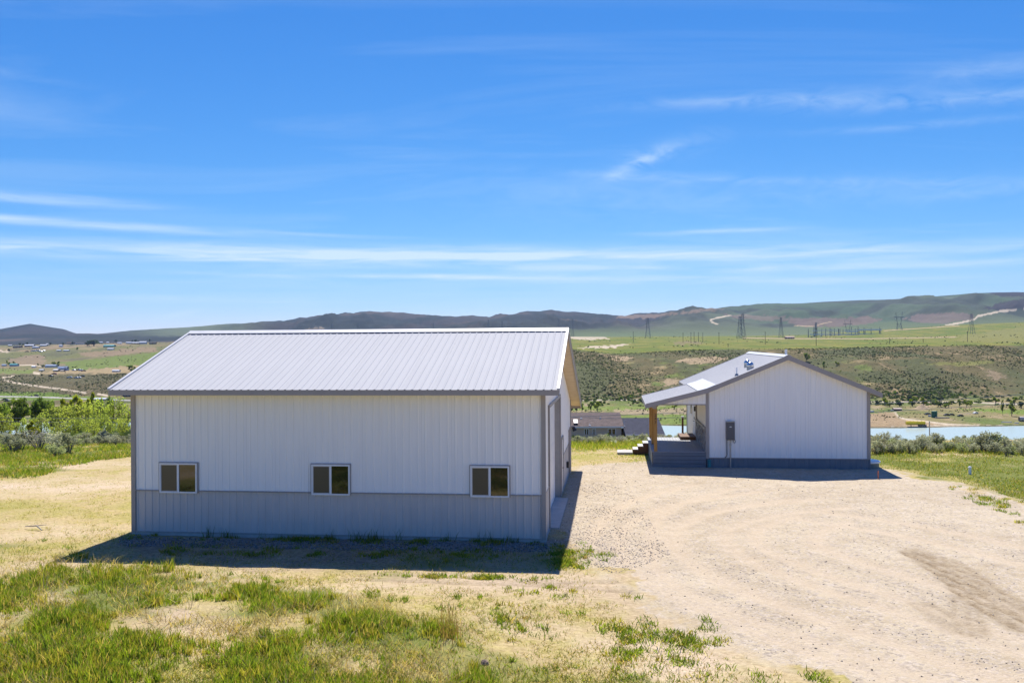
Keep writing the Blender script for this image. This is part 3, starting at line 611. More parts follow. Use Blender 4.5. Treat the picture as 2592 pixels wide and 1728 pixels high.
def slider_window(parent, x0, x1, z0, z1, out=-.03, trim=True):
    """horizontal sliding window in a front wall (facing -y)"""
    w = thing('window', None, None); w.parent = parent
    f = .045
    mb = MB(); mb.box(x0, x1, out - .03, .06, z1 - f, z1); mb.box(x0, x1, out - .03, .06, z0, z0 + f); mb.box(x0, x0 + f, out - .03, .06, z0 + f, z1 - f); mb.box(x1 - f, x1, out - .03, .06, z0 + f, z1 - f)
    mb.build('frame', M_vinyl, w)
    xm = (x0 + x1) / 2; MB().box(xm - .028, xm + .028, out - .026, .05, z0 + f, z1 - f).build('meeting_rail', M_vinyl, w)
    MB().box(x0 + f, xm - .028, out - .008, out + .01, z0 + f, z1 - f).build('pane', M_screen, w)
    sx = MB(); a, b2 = x0 + f, xm - .028
    for q in ((a, b2, z1 - f - .022, z1 - f), (a, b2, z0 + f, z0 + f + .022), (a, a + .02, z0 + f + .022, z1 - f - .022), (b2 - .02, b2, z0 + f + .022, z1 - f - .022)): sx.box(q[0], q[1], out - .014, out - .0085, q[2], q[3])
    sx.build('screen_frame', M_grey, w)
    MB().box(xm + .028, x1 - f, out - .004, out + .01, z0 + f, z1 - f).build('pane', M_glass, w)
    if trim:
        t = .028; mb = MB(); mb.box(x0 - t, x1 + t, out - .012, .03, z1, z1 + t); mb.box(x0 - t, x0, out - .012, .03, z0, z1); mb.box(x1, x1 + t, out - .012, .03, z0, z1); mb.build('surround', M_trim, w)

# ------------------------------------------------------------------ the big steel shop
W, D = 12.9, 15.1
shop = thing('steel_shop', 'large white steel shop with grey wainscot and pale ribbed roof beside the gravel yard', 'building', (0.946, 26.5, 0), -TH)
EZ, RY, RZ, BY, BZ = 4.54, 4.86, 6.34, 16.25, 3.02       # eave height, ridge (y, z), back eave (y, z): top of roof steel
def rz(y): return EZ + (y + .5) * (RZ - EZ) / (RY + .5) if y <= RY else RZ + (y - RY) * (BZ - RZ) / (BY - RY)
WT = lambda y: rz(y) - .17
mb = MB(); mb.box(-W + .0, -.0, .03, .18, 0, WT(.1)); mb.box(-W, -.0, D - .18, D - .03, 0, WT(D)); mb.prism([(.18, 0), (D - .18, 0), (D - .18, WT(D - .18)), (RY, WT(RY)), (.18, WT(.18))], 'x', -W + .03, -W + .18)
DO0, DO1, DOZ = 1.75, 7.35, 3.82
for y0, y1, z0 in ((.18, DO0, 0), (DO0, DO1, DOZ), (DO1, D - .18, 0)):
    pl = [(y0, z0), (y1, z0), (y1, WT(y1))] + ([(RY, WT(RY))] if y0 < RY < y1 else []) + [(y0, WT(y0))]
    mb.prism(pl, 'x', -.18, -.03)
mb.build('wall_frame', M_core, shop)
MB().box(-W - .02, .02, -.02, D + .02, -.25, .05).build('foundation_slab', M_conc, shop)
WZ = 1.385
fw = thing('front_wall', None, None); fw.parent = shop
sheets('siding_sheet', M_white, fw, (-W + .05, .02, 0), X, Z, -Yv, 0, W - .1, WZ, 4.36)
ws = thing('wainscot', None, None); ws.parent = shop
sheets('wainscot_sheet', M_grey, ws, (-W + .05, .02, 0), X, Z, -Yv, 0, W - .1, .06, WZ - .03)
rw = thing('gable_wall', None, None); rw.parent = shop
sheets('siding_sheet', M_white, rw, (-.02, 0, 0), Yv, Z, X, .05, D - .05, lambda y: DOZ + .1 if DO0 - .3 < y < DO1 + .3 else WZ, lambda y: WT(y) - .01, kinks=(DO0 - .29, DO0 - .31, DO1 + .29, DO1 + .31, RY))
sheets('wainscot_sheet', M_grey, ws, (-.02, 0, 0), Yv, Z, X, .05, DO0 - .1, .06, WZ - .03)
sheets('wainscot_sheet', M_grey, ws, (-.02, 0, 0), Yv, Z, X, DO1 + 1.5, D - .05, .06, WZ - .03)
lw = thing('gable_wall', None, None); lw.parent = shop
sheets('siding_sheet', M_white, lw, (-W + .02, 0, 0), Yv, Z, -X, .05, D - .05, WZ, lambda y: WT(y) - .01, kinks=(RY,))
sheets('wainscot_sheet', M_grey, ws, (-W + .02, 0, 0), Yv, Z, -X, .05, D - .05, .06, WZ - .03)
# trims
for q in ((-W + .1, -.105, -.03, .02), (-.02, .012, .105, DO0 - .12), (-.02, .012, DO1 + 1.55, D - .1)): MB().box(*q, WZ - .035, WZ).build('wainscot_cap', M_trim, shop)
for x0, x1, y0, y1 in ((-.1, .03, -.03, .1), (-W - .03, -W + .105, -.03, .1), (-.1, .03, D - .1, D + .03), (-W - .03, -W + .1, D - .1, D + .03)):
    MB().box(x0, x1, y0, y1, .05, WT((y0 + y1) / 2)).build('corner_trim', M_trim, shop)
MB().box(-W + .11, -.105, -.02, .02, 0.05, .095).build('base_trim', M_galv, shop)
# windows: four by three feet
def wx(px, py):
    u, v = ray(px, py); u = float(u); ct, st = math.cos(TH), math.sin(TH)
    return (u * 26.5 - .946) / (ct + u * st)
for a, b2 in ((405.5, 500.0), (789.5, 886.5), (1191, 1289.5)):
    slider_window(shop, wx(a, 1208), wx(b2, 1208), 1.30, 2.225, out=-.03)
# roof
GO = .45
rf = thing('roof', None, None); rf.parent = shop
mb = MB(); mb.prism([(-.5, EZ - .17), (-.5, EZ - .025), (RY, RZ - .025), (BY, BZ - .025), (BY, BZ - .17), (RY, RZ - .17)], 'x', -W - GO + .02, GO - .02); mb.build('soffit_deck', M_soffit, rf)
for y0, z0, y1, z1, nm in ((-.5, EZ, RY, RZ, 0), (BY, BZ, RY, RZ, 1)):
    d = Vector((0, y1 - y0, z1 - z0)); ln = d.length; d /= ln; nrm = Vector((0, -d.z, d.y)) if nm == 0 else Vector((0, -d.z, d.y)) * -1
    sheets('roof_sheet', M_roof, rf, Vector((-W - GO, y0, z0)) - d * .03 + nrm * -.018, X, d, nrm, 0, W + 2 * GO, 0, ln - .0, rh=.017)
# slatted lines of the gable soffit (vented strips across the overhang)
for s in (-1, 1):
    x0, x1 = (-W - GO + .03, -W - .04) if s < 0 else (.04, GO - .03)
    for y0, z0, y1, z1 in ((-.48, EZ, RY, RZ), (RY, RZ, BY - .02, BZ)):
        n = int(abs(y1 - y0) / .30); mesh0 = None
        for k in range(n):
            f = (k + .04) / n; g = (k + .96) / n; ya, yb = y0 + (y1 - y0) * f, y0 + (y1 - y0) * g; za, zb = rz(ya) - .172, rz(yb) - .172
            o = MB().prism([(ya, za), (ya, za - .018), (yb, zb - .018), (yb, zb)], 'x', x0, x1).build('soffit_panel', M_soffit, rf)
# fascia, rakes, ridge
MB().box(-W - GO - .015, GO + .015, -.535, -.505, EZ - .19, EZ - .028).build('fascia', M_trim, rf)
MB().box(-W - GO - .015, GO + .015, BY + .005, BY + .035, BZ - .3, BZ - .028).build('fascia', M_trim, rf)
for x0, x1 in ((-W - GO - .02, -W - GO + .015), (GO - .015, GO + .02)):
    MB().prism([(-.503, EZ - .19), (-.503, EZ - .02), (RY, RZ - .02), (RY, RZ - .2)], 'x', x0, x1).build('rake_board', M_trim, rf)
    MB().prism([(RY + .002, RZ - .2), (RY + .002, RZ - .02), (BY + .002, BZ - .02), (BY + .002, BZ - .3)], 'x', x0, x1).build('rake_board', M_trim, rf)
    xm = (x0 + x1) / 2
    MB().prism([(-.54, EZ - .03), (-.54, EZ + .028), (RY, RZ + .028), (RY, RZ - .03)], 'x', xm - .045, xm + .035).build('rake_cap', M_cap, rf)
    MB().prism([(RY + .002, RZ - .03), (RY + .002, RZ + .028), (BY + .04, BZ + .028), (BY + .04, BZ - .03)], 'x', xm - .035, xm + .035).build('rake_cap', M_trim, rf)
mb = MB(); mb.prism([(RY - .26, rz(RY - .26) + .03), (RY, RZ + .05), (RY + .26, rz(RY + .26) + .035), (RY + .26, rz(RY + .26) + .02), (RY, RZ + .03), (RY - .26, rz(RY - .26) + .018)], 'x', -W - GO - .03, GO + .03); mb.build('ridge_cap', M_cap, rf)
# big sectional door in the gable wall
od = thing('overhead_door', None, None); od.parent = shop
for k in range(7):
    z0 = .06 + k * (DOZ - .06) / 7; MB().box(-.24, -.20, DO0, DO1, z0 + .004, z0 + (DOZ - .06) / 7 - .004).build('door_section', M_white, od)
mb = MB(); mb.box(-.198, -.16, 2.7, 2.78, .95, 1.25); mb.box(-.198, -.16, 4.2, 4.3, 1.1, 1.3); mb.build('door_handle', M_black, od)
mb = MB(); mb.box(-.2, .035, DO0 - .1, DO0, .05, DOZ + .1); mb.build('jamb', M_trim, od); MB().box(-.2, .035, DO1, DO1 + .1, .05, DOZ + .1).build('jamb', M_trim, od); MB().box(-.2, .035, DO0, DO1, DOZ, DOZ + .1).build('head_trim', M_trim, od)
MB().box(-.2, .30, DO0, DO1 - .2, .0, .06).build('door_apron', M_conc, shop)
# walk door, lamp pipe and outlet on the same wall
wd2 = thing('walk_door', None, None); wd2.parent = shop
MB().box(-.02, .012, 8.0, 8.9, .06, 2.12).build('door_leaf', M_white, wd2)
mb = MB(); mb.box(-.02, .04, 7.9, 8.0, .05, 2.22); mb.box(-.02, .04, 8.9, 9.0, .05, 2.22); mb.box(-.02, .04, 8.0, 8.9, 2.12, 2.22); mb.build('door_frame', M_trim, wd2)
mb = MB(); mb.tube([(.012, 8.12, 1.05), (.08, 8.12, 1.05), (.08, 8.24, 1.05)], .014, 6); mb.build('handle', M_black, wd2)
mb = MB(); mb.tube([(.06, 13.1, .1), (.06, 13.1, 2.0), (.09, 13.1, 2.12), (.2, 13.1, 2.16), (.27, 13.1, 2.08)], .045, 8); mb.build('service_pipe', M_trim, shop)
MB().tube([(.22, 13.1, 2.15), (.30, 13.1, 1.98)], [.06, .10], 10).build('pipe_hood', M_black, shop)
MB().box(-.01, .1, 11.6, 11.85, .55, .8).build('outlet_box', M_black, shop)

# ------------------------------------------------------------------ the house beyond
HW, HD = 7.32, 11.5
house = thing('white_house', 'smaller white gabled house with a cedar posted side porch beyond the gravel yard', 'house', (9.04, 41.8, 0), -TH)
PZ, EX, SL = 5.20, 4.12, .417                     # ridge top, half span with overhang, slope
def hz(x): return PZ - SL * abs(x - HW / 2)
FO = .32; RD = HD + .25
SK = .46
hw = lambda x: hz(x) - .16
mb = MB(); mb.prism([(0.03, -.4), (HW - .03, -.4), (HW - .03, hw(HW - .03)), (HW / 2, hw(HW / 2)), (.03, hw(.03))], 'y', .03, HD - .03); mb.build('wall_frame', M_core, house)
gw = thing('gable_wall', None, None); gw.parent = house
sheets('siding_sheet', M_white, gw, (0, .02, 0), X, Z, -Yv, .05, HW - .05, SK, lambda x: hw(x) - .0, kinks=(HW / 2,), rh=.016)
sheets('siding_sheet', M_white, gw, (0, HD - .02, 0), X, Z, Yv, .05, HW - .05, SK, lambda x: hw(x) - .0, kinks=(HW / 2,))
sw = thing('side_wall', None, None); sw.parent = house
sheets('siding_sheet', M_white, sw, (.02, 0, 0), Yv, Z, -X, .08, 4.88, 1.80, 3.55, rh=.016)
sheets('siding_sheet', M_white, sw, (.02, 0, 0), Yv, Z, -X, 5.0, HD - .05, .5, 3.55, rh=.016)
sheets('siding_sheet', M_white, sw, (HW - .02, 0, 0), Yv, Z, X, .05, HD - .05, SK, 3.55, rh=.016)
sk = thing('skirting', None, None); sk.parent = house
sheets('skirt_sheet', M_skirt, sk, (0, .015, 0), X, Z, -Yv, .0, HW, -.32, SK - .03, rh=.014)
sheets('skirt_sheet', M_skirt, sk, (HW - .015, 0, 0), Yv, Z, X, .0, HD, -.45, SK - .03, rh=.014)
MB().box(.0, HW + .02, -.012, .02, SK - .035, SK).build('skirt_cap', M_trim, house)
for x0, x1, y0, y1, z0 in ((-.03, .11, -.03, .09, SK - .05), (HW - .11, HW + .03, -.03, .09, SK), (-.03, .1, HD - .1, HD + .03, SK), (HW - .1, HW + .03, HD - .1, HD + .03, SK)):
    MB().box(x0, x1, y0, y1, z0, hw(.03) - .02 if x0 < 1 else hw(HW)).build('corner_trim', M_trim, house)
MB().box(HW - .02, HW + .022, -.022, .09, -.4, SK - .001).build('corner_trim', M_skirt, house)
# roof
hr = thing('roof', None, None); hr.parent = house
XL = -.42                                          # left eave of the plain part, behind the porch roof
PL = 6.25                                          # how far back the porch roof goes
mb = MB(); mb.prism([(0.0, hz(0) - .14), (0.0, hz(0) - .022), (HW / 2, PZ - .022), (HW + .46, hz(HW + .46) - .022), (HW + .46, hz(HW + .46) - .14), (HW / 2, PZ - .15)], 'y', -FO + .02, RD - .02)
mb.prism([(XL, hz(XL) - .14), (XL, hz(XL) - .022), (-.001, hz(0) - .022), (-.001, hz(0) - .14)], 'y', PL + .02, RD - .02); mb.build('soffit_deck', M_soffit, hr)
dl = Vector((HW / 2 - XL, 0, PZ - hz(XL))); lnl = dl.length; dl /= lnl; nl_ = Vector((-dl.z, 0, dl.x)); fl = (0 - XL) / dl.x
sheets('roof_sheet', M_roof, hr, Vector((XL, 0, hz(XL))) - nl_ * .018, Yv, dl, nl_, -FO, PL, fl - .0, lnl, rh=.012)
sheets('roof_sheet', M_roof, hr, Vector((XL, 0, hz(XL))) - nl_ * .018, Yv, dl, nl_, PL, RD, -.02, lnl, rh=.012)
dr = Vector((HW / 2 - (HW + .46), 0, PZ - hz(HW + .46))); lnr = dr.length; dr /= lnr; nr_ = Vector((-dr.z, 0, dr.x)); nr_ = nr_ if nr_.z > 0 else -nr_
sheets('roof_sheet', M_roof, hr, Vector((HW + .46, 0, hz(HW + .46))) - nr_ * .018, Yv, dr, nr_, -FO, RD, -.02, lnr, rh=.02)
mb = MB(); c0 = HW / 2; mb.prism([(c0 - .2, hz(c0 - .2) + .022), (c0, PZ + .04), (c0 + .2, hz(c0 + .2) + .022), (c0 + .2, hz(c0 + .2) + .01), (c0, PZ + .02), (c0 - .2, hz(c0 - .2) + .01)], 'y', -FO - .02, RD); mb.build('ridge_cap', M_cap, hr)
fh = .21
MB().prism([(0.0, hz(0) - fh), (0.0, hz(0) + .012), (c0, PZ + .012), (c0, PZ - fh)], 'y', -FO - .03, -FO + .012).build('rake_board', M_trim, hr)
MB().prism([(c0 + .002, PZ - fh), (c0 + .002, PZ + .012), (HW + .48, hz(HW + .48) + .012), (HW + .48, hz(HW + .48) - fh)], 'y', -FO - .03, -FO + .012).build('rake_board', M_trim, hr)
MB().prism([(XL, hz(XL) - fh), (XL, hz(XL) + .012), (c0, PZ + .012), (c0, PZ - fh)], 'y', RD - .012, RD + .03).build('rake_board', M_trim, hr)
MB().box(HW + .465, HW + .495, -FO + .014, RD - .014, hz(HW + .46) - fh, hz(HW + .46) - .02).build('fascia', M_trim, hr)
MB().box(XL - .03, XL, PL + .02, RD - .014, hz(XL) - fh, hz(XL) - .02).build('fascia', M_trim, hr)
# porch roof, lower pitch
pr = thing('porch_roof', None, None); pr.parent = house
QX_, QZ = -2.78, 2.97; z0p = hz(0)
dp = Vector((0 - QX_, 0, z0p - QZ)); lnp = dp.length; dp /= lnp; np_ = Vector((-dp.z, 0, dp.x))
pz = lambda x: z0p + (x) * (z0p - QZ) / (0 - QX_)
mb = MB(); mb.prism([(QX_, QZ - .14), (QX_, QZ - .022), (-.002, z0p - .024), (-.002, z0p - .16)], 'y', -FO + .02, PL); mb.build('soffit_deck', M_soffit, pr)
sheets('roof_sheet', M_roof, pr, Vector((QX_, 0, QZ)) - np_ * .018, Yv, dp, np_, -FO, PL + .02, -.02, lnp, rh=.012)
MB().prism([(QX_ - .02, QZ - fh), (QX_ - .02, QZ + .012), (-.002, z0p + .012), (-.002, z0p - fh)], 'y', -FO - .03, -FO + .012).build('rake_board', M_trim, pr)
MB().prism([(QX_ - .02, QZ - fh), (QX_ - .02, QZ + .012), (-.002, z0p + .012), (-.002, z0p - fh)], 'y', PL + .022, PL + .05).build('rake_board', M_trim, pr)
MB().box(QX_ - .035, QX_ - .003, -FO + .014, PL, QZ - fh, QZ - .02).build('fascia', M_trim, pr)
mb = MB(); mb.prism([(-.42, pz(-.42) + .024), (0, z0p + .03), (.42, hz(.42) + .026), (.42, hz(.42) + .016), (0, z0p + .016), (-.42, pz(-.42) + .014)], 'y', -FO - .02, PL + .03); mb.build('flashing', M_cap, pr)
bz = 2.95
mb = MB(); ribbed((0, -.06, 0), X, Z, -Yv, -2.35, -.035, bz, lambda x: min(pz(x) - .17, 9), off=-2.2, rh=.014, mb=mb); mb.prism([(-2.1, bz), (-.035, bz), (-.035, z0p - .18), (-2.1, max(bz + .01, pz(-2.1) - .18))], 'y', -.05, .04); mb.build('porch_gable', M_white, pr)
MB().box(-2.5, -.035, -.075, .06, bz - .05, bz).build('beam_trim', M_trim, pr)
MB().box(-2.46, -2.3, -.04, PL - .05, 2.72, 2.93).build('beam', M_trim, pr)
# posts and the house number
DZ = .72
for k, (py_, sz) in enumerate(((.02, .15), (3.0, .17), (6.0, .15))):
    p = MB().box(-2.42, -2.42 + sz, py_, py_ + sz, DZ, 2.72 if k else 2.95).build('porch_post', M_cedar, house, bevel=.008)
    if k == 0:
        for j, ch in enumerate('243'):
            cu = bpy.data.curves.new('house_number', 'FONT'); cu.body = ch; cu.size = .19; cu.extrude = .006; cu.align_x = 'CENTER'; cu.align_y = 'CENTER'
            tmp = bpy.data.objects.new('tmp', cu); COL.objects.link(tmp); dg = bpy.context.evaluated_depsgraph_get()
            me = bpy.data.meshes.new_from_object(tmp.evaluated_get(dg)); bpy.data.objects.remove(tmp); me.materials.clear(); me.materials.append(M_black)
            o = mesh_obj('number_digit', me, p); o.location = (-2.42 + sz / 2, .012, 2.42 - j * .165); o.rotation_euler = (R(90), 0, 0)
# deck
dk = thing('porch_deck', None, None); dk.parent = house
MB().box(-2.5, -.04, .05, 6.28, .2, DZ - .035).build('deck_frame', M_brownwood, dk)
n = 17; bw = (2.52 - .03) / n
for k in range(n):
    MB().box(-2.53 + k * bw + .004, -2.53 + (k + 1) * bw - .004, .0, 6.3, DZ - .032, DZ).build('deck_board', M_deck, dk)
zb = [-.02, .165, .345, .525, DZ - .04]
for a, b2, c2 in zip(zb[:-1], zb[1:], (-.035, -.01, .0, .012)):
    MB().box(-2.48, -.03, c2 - .02, c2 + .045, a + .008, b2 - .004).build('skirt_board', M_skirt, dk)
for a, b2 in zip(zb[:-1], zb[1:]): MB().box(-2.51, -2.483, .05, 6.28, a + .008, b2 - .004).build('skirt_board', M_skirt, dk)
# side door, ledge stone, trim, step
sd = thing('side_door', None, None); sd.parent = house
MB().box(-.03, .02, 5.9, 6.82, .9, 2.95).build('door_leaf', M_white, sd); mb = MB(); mb.box(-.045, .02, 5.8, 5.895, .9, 3.05); mb.box(-.045, .02, 6.825, 6.92, .9, 3.05); mb.box(-.045, .02, 5.895, 6.825, 2.955, 3.05); mb.build('door_frame', M_vinyl, sd)
mb = MB(); mb.box(-.06, -.03, 6.05, 6.13, 1.7, 1.84); mb.tube([(-.03, 6.09, 1.62), (-.09, 6.09, 1.62), (-.09, 6.2, 1.62)], .014, 6); mb.build('handle', M_black, sd)
MB().box(-.06, .02, 4.9, 5.0, DZ, 3.3).build('door_trim', M_trim, house)
MB().box(-.1, .02, .1, 4.9, 1.76, 1.83).build('stone_cap', M_trim, house)
mb = MB(); z = DZ; r2 = random.Random(3)
while z < 1.74:
    h2 = min(r2.uniform(.07, .15), 1.755 - z); y = .1
    while y < 4.88:
        l2 = min(r2.uniform(.14, .45), 4.89 - y); d2 = r2.uniform(.03, .085); mb.box(-d2, .02, y + .006, y + l2 - .006, z + .005, z + h2 - .005); y += l2
    z += h2
tag(mb.build('ledge_stones', M_stone, house), kind='stuff')
MB().box(-.85, -.06, 5.02, 6.9, DZ + .001, .89).build('door_step', M_brownwood, house)
w = thing('window', None, None); w.parent = house
mb = MB(); mb.box(-.03, .02, 7.75, 7.82, 1.75, 2.7); mb.box(-.03, .02, 8.75, 8.82, 1.75, 2.7); mb.box(-.03, .02, 7.82, 8.75, 2.63, 2.7); mb.box(-.03, .02, 7.82, 8.75, 1.75, 1.82); mb.build('frame', M_vinyl, w); MB().box(-.012, .02, 7.82, 8.75, 1.82, 2.63).build('pane', M_glass, w)
mb = MB(); mb.box(-.12, -.01, 5.32, 5.42, 2.2, 2.45); mb.build('wall_lantern', M_black, house)
n0 = MB().box(-.62, -.52, 7.2, 7.3, .1, 1.7).build('newel_post', M_brownwood, house); MB().box(-.64, -.5, 7.18, 7.32, 1.7, 1.78).build('post_cap', M_vinyl, n0)
# roof vents and pipes
def on_roof(px, py):
    """house-local point of the left roof slope seen at a photo pixel"""
    Mi = Matrix.Rotation(TH, 4, 'Z') @ Matrix.Translation((-9.04, -41.8, 0)); u, v = ray(px, py)
    o = Mi @ Vector((0, 0, CAMZ)); d = (Mi.to_3x3() @ Vector((float(u), 1, -float(v)))); n = nl_
    t = (Vector((0, 0, hz(0))) - o).dot(n) / d.dot(n); return o + d * t
for px, py in ((1892, 926.5), (1899, 932.5)):
    p = on_roof(px, py); mb = MB(); mb.tube([p - Vector((0, 0, .1)), p + Vector((0, 0, .12))], .165, 16); mb.build('vent_collar', M_galv, house)
    MB().dome(p + Vector((0, 0, .12)), .18, .21, 18, 7).build('vent_dome', M_chrome, house, True)
p = on_roof(1865, 949); MB().tube([p - Vector((0, 0, .05)), p + Vector((0, 0, .36))], .04, 10).build('vent_pipe', M_vinyl, house); MB().tube([p - Vector((0, 0, .05)), p + Vector((0, 0, .06))], [.11, .07], 12).build('pipe_boot', M_skirt, house)
q = Vector((HW / 2 + .03, .35, PZ)); MB().tube([q - Vector((0, 0, .1)), q + Vector((0, 0, .27))], .055, 10).build('vent_pipe', M_vinyl, house)

def hl(x, y, z): return Matrix.Translation((9.04, 41.8, 0)) @ Matrix.Rotation(-TH, 4, 'Z') @ Vector((x, y, z))
# meter cabinet on the gable wall
eb = thing('utility_cabinet', 'dark grey electrical cabinet with a conduit hung on the white gable wall of the house', 'electrical box', hl(1.08, -.0, 0), -TH)
MB().box(-.19, .19, -.16, -.005, 1.29, 2.13).build('cabinet_body', M_box, eb, bevel=.012); MB().box(-.165, .165, -.178, -.161, 1.35, 2.08).build('cabinet_door', M_box, eb, bevel=.006)
m_ = [(.055 * math.cos(a), 1.9 + (.03 * math.sin(a) if math.sin(a) > 0 else .012 * math.sin(a))) for a in [i * math.pi / 8 for i in range(16)]]
MB().prism(m_, 'y', -.184, -.179).build('badge', M_vinyl, eb)
MB().box(-.2, .2, -.19, .0, 2.131, 2.16).build('rain_hood', M_galv, eb)
mb = MB(); mb.tube([(.0, -.06, 1.29), (.0, -.06, -.2)], .032, 8); mb.tube([(.0, -.06, 1.12), (.0, -.06, 1.02)], .042, 8); mb.tube([(.0, -.06, .5), (.0, -.06, .42)], .042, 8); mb.build('conduit', M_galv, eb)
mb = MB(); mb.tube([(-.16, -.05, 1.29), (-.16, -.05, .62), (-.17, -.05, .54), (-.24, -.03, .47), (-.25, .02, .45)], .018, 8); mb.build('thin_conduit', M_black, eb)
mb = MB(); mb.tube([(.14 + .05 * math.cos(a) + .04, -.05, 1.22 + .07 * math.sin(a)) for a in [i * math.pi / 6 for i in range(13)]], .01, 6, False); mb.build('cable_loop', M_black, eb)
mb = MB().tube([(0, 0, -.12), (0, 0, .20)], .075, 14); M_teal = pmat('teal_plastic', (.02, .22, .26), (.015, .17, .2), 6, .45)
t = mb.build('pipe_stub', M_teal); t.location = hl(.1, -.22, .16); tag(t, 'short teal pipe stub at the corner between the porch skirt and the house wall', 'pipe')
MB().tube([(0, 0, .2), (0, 0, .225)], .085, 14).build('pipe_cap', M_teal, t)
# round tank by the back corner
tk = thing('round_tank', 'low round green tank with a white lid at the far right corner of the house', 'tank', hl(HW + .1, .75, -.25))
MB().tube([(0, 0, -.1), (0, 0, .46)], .5, 26).build('tank_body', pmat('grey_green_plastic', (.19, .22, .20), None, 6, .6), tk)
MB().tube([(0, 0, .46), (0, 0, .53), (0, 0, .57)], [.56, .56, .46], 26).build('tank_lid', M_vinyl, tk)
# steps on the porch's left side and the slab they land on
st = thing('porch_steps', 'brown wooden steps with pale treads leading down from the porch deck to a concrete slab', 'steps', hl(-2.52, 5.3, 0), -TH)
for k in range(3):
    x1 = -.0 - k * .26; z1 = DZ - .14 - k * .165
    MB().box(x1 - .28, x1 + .01, -.55, .55, z1 - .035, z1).build('tread', pmat('pale_deck_board', (.56, .55, .53), (.48, .47, .45), 3, .7) if k == 0 else bpy.data.materials['pale_deck_board'], st)
for s in (-.5, .46):
    MB().prism([(0, .05), (0, DZ - .18), (-.26, DZ - .18), (-.27, DZ - .345), (-.53, DZ - .345), (-.53, DZ - .51), (-.80, DZ - .51), (-.80, -.02), (-.54, -.02)], 'y', s, s + .04).build('stringer', M_brownwood, st)
cs = MB().box(-.80, .0, -.6, .6, -.1, .09).build('landing_slab', M_conc, None, bevel=.01); cs.location = hl(-3.335, 5.3, 0); cs.rotation_euler = (0, 0, -TH); tag(cs, 'square concrete landing slab at the foot of the porch steps', 'slab')
# yard bits
g = G(2455, 1200); cp = thing('cleanout_pipe', 'short white capped pipe standing in the lawn near the gravel edge', 'pipe', (g[0], g[1], 0))
MB().tube([(0, 0, -.1), (0, 0, .28)], .06, 12).build('pipe', M_vinyl, cp); MB().tube([(0, 0, .28), (0, 0, .31), (0, 0, .36)], [.075, .075, .03], 12).build('pipe_cap', M_vinyl, cp)
g = G(2223, 1211); o = MB().box(-.02, .02, -.008, .008, -.15, .34).build('marker_stake', pmat('orange_paint', (.62, .17, .06), None, 8, .6)); o.location = (g[0], g[1], 0); tag(o, 'thin orange survey stake in the shade right of the house', 'stake')
g = G(2415, 1120); o = MB().tube([(0, 0, -.3), (0, 0, 1.25)], .035, 6).build('fence_stake', M_galv); o.location = (g[0], g[1] + 3, hf(g[0], g[1] + 3)); tag(o, 'lone thin metal stake rising among the sagebrush in front of the lake', 'stake')
# ------------------------------------------------------------------ neighbours on the slope below
def shingles(name, c1, c2):
    m, nt, b = new_mat(name); n = nt.nodes; l = nt.links; tc = n.new('ShaderNodeTexCoord')
    br = n.new('ShaderNodeTexBrick'); l.new(tc.outputs['Object'], br.inputs['Vector']); br.inputs['Scale'].default_value = 2.2; br.inputs['Color1'].default_value = (*c1, 1); br.inputs['Color2'].default_value = (*c2, 1)
    br.inputs['Mortar'].default_value = (*[x * .7 for x in c2], 1); br.inputs['Mortar Size'].default_value = .02; br.inputs['Row Height'].default_value = .4
    t = n.new('ShaderNodeTexNoise'); l.new(tc.outputs['Object'], t.inputs['Vector']); t.inputs['Scale'].default_value = 1.3; t.inputs['Detail'].default_value = 8
    mx = n.new('ShaderNodeMixRGB'); mx.blend_type = 'OVERLAY'; mx.inputs[0].default_value = .6; l.new(br.outputs['Color'], mx.inputs[1]); l.new(t.outputs['Fac'], mx.inputs[2])
    l.new(mx.outputs[0], b.inputs['Base Color']); b.inputs['Roughness'].default_value = .9; b.inputs['Specular IOR Level'].default_value = .15; return m
M_shB = shingles('brown_shingles', (.15, .115, .105), (.115, .09, .085)); M_shN = shingles('navy_shingles', (.052, .056, .082), (.038, .042, .066))
M_tanwall = pmat('tan_lap_siding', (.60, .46, .35), (.52, .40, .30), 1.2, .7, stretch=(1, 1, 6))
nb = thing('ranch_house', 'long tan house with a brown shingle roof half sunk behind the sagebrush band', 'house', (0, 0, 0))
yE, yR = 196., 203.5; zE = P(1500, 1081, yE).z; zR = P(1500, 1043.4, yR).z; xR = P(1575, 1060, 199).x; xL = 6.0
MB().box(xL + .4, xR - .5, yE + .6, 2 * yR - yE - .6, zE - 3.2, zE - .1).build('wall', M_tanwall, nb)
rfb = MB().prism([(yE, zE - .02), (yE, zE + .18), (yR, zR), (2 * yR - yE, zE + .18), (2 * yR - yE, zE - .02), (yR, zR - .2)], 'x', xL, xR).build('roof', M_shB, nb)
MB().box(xL, xR + .03, yE - .04, yE - .003, zE - .12, zE + .15).build('gutter', M_vinyl, nb)
for px0, px1, two in ((1480, 1489.5, 0), (1500, 1507, 1), (1540, 1557.5, 1)):
    a = P(px0, 1087, yE + .6); b = P(px1, 1087, yE + .6); w = thing('window', None, None); w.parent = nb; z1 = P(px0, 1085.5, yE + .6).z; z0 = z1 - 1.15; y = yE + .6
    mb = MB(); mb.box(a.x - .12, b.x + .12, y - .06, y + .02, z1, z1 + .12); mb.box(a.x - .12, a.x, y - .06, y + .02, z0, z1); mb.box(b.x, b.x + .12, y - .06, y + .02, z0, z1)
    xm = (a.x + b.x) / 2; mb.box(xm - .06, xm + .06, y - .06, y + .02, z0, z1); mb.build('frame', M_vinyl, w)
    MB().box(a.x, xm - .06, y - .02, y + .02, z0, z1).build('pane', M_glass, w); MB().box(xm + .06, b.x, y - .02, y + .02, z0, z1).build('pane', M_glass, w)
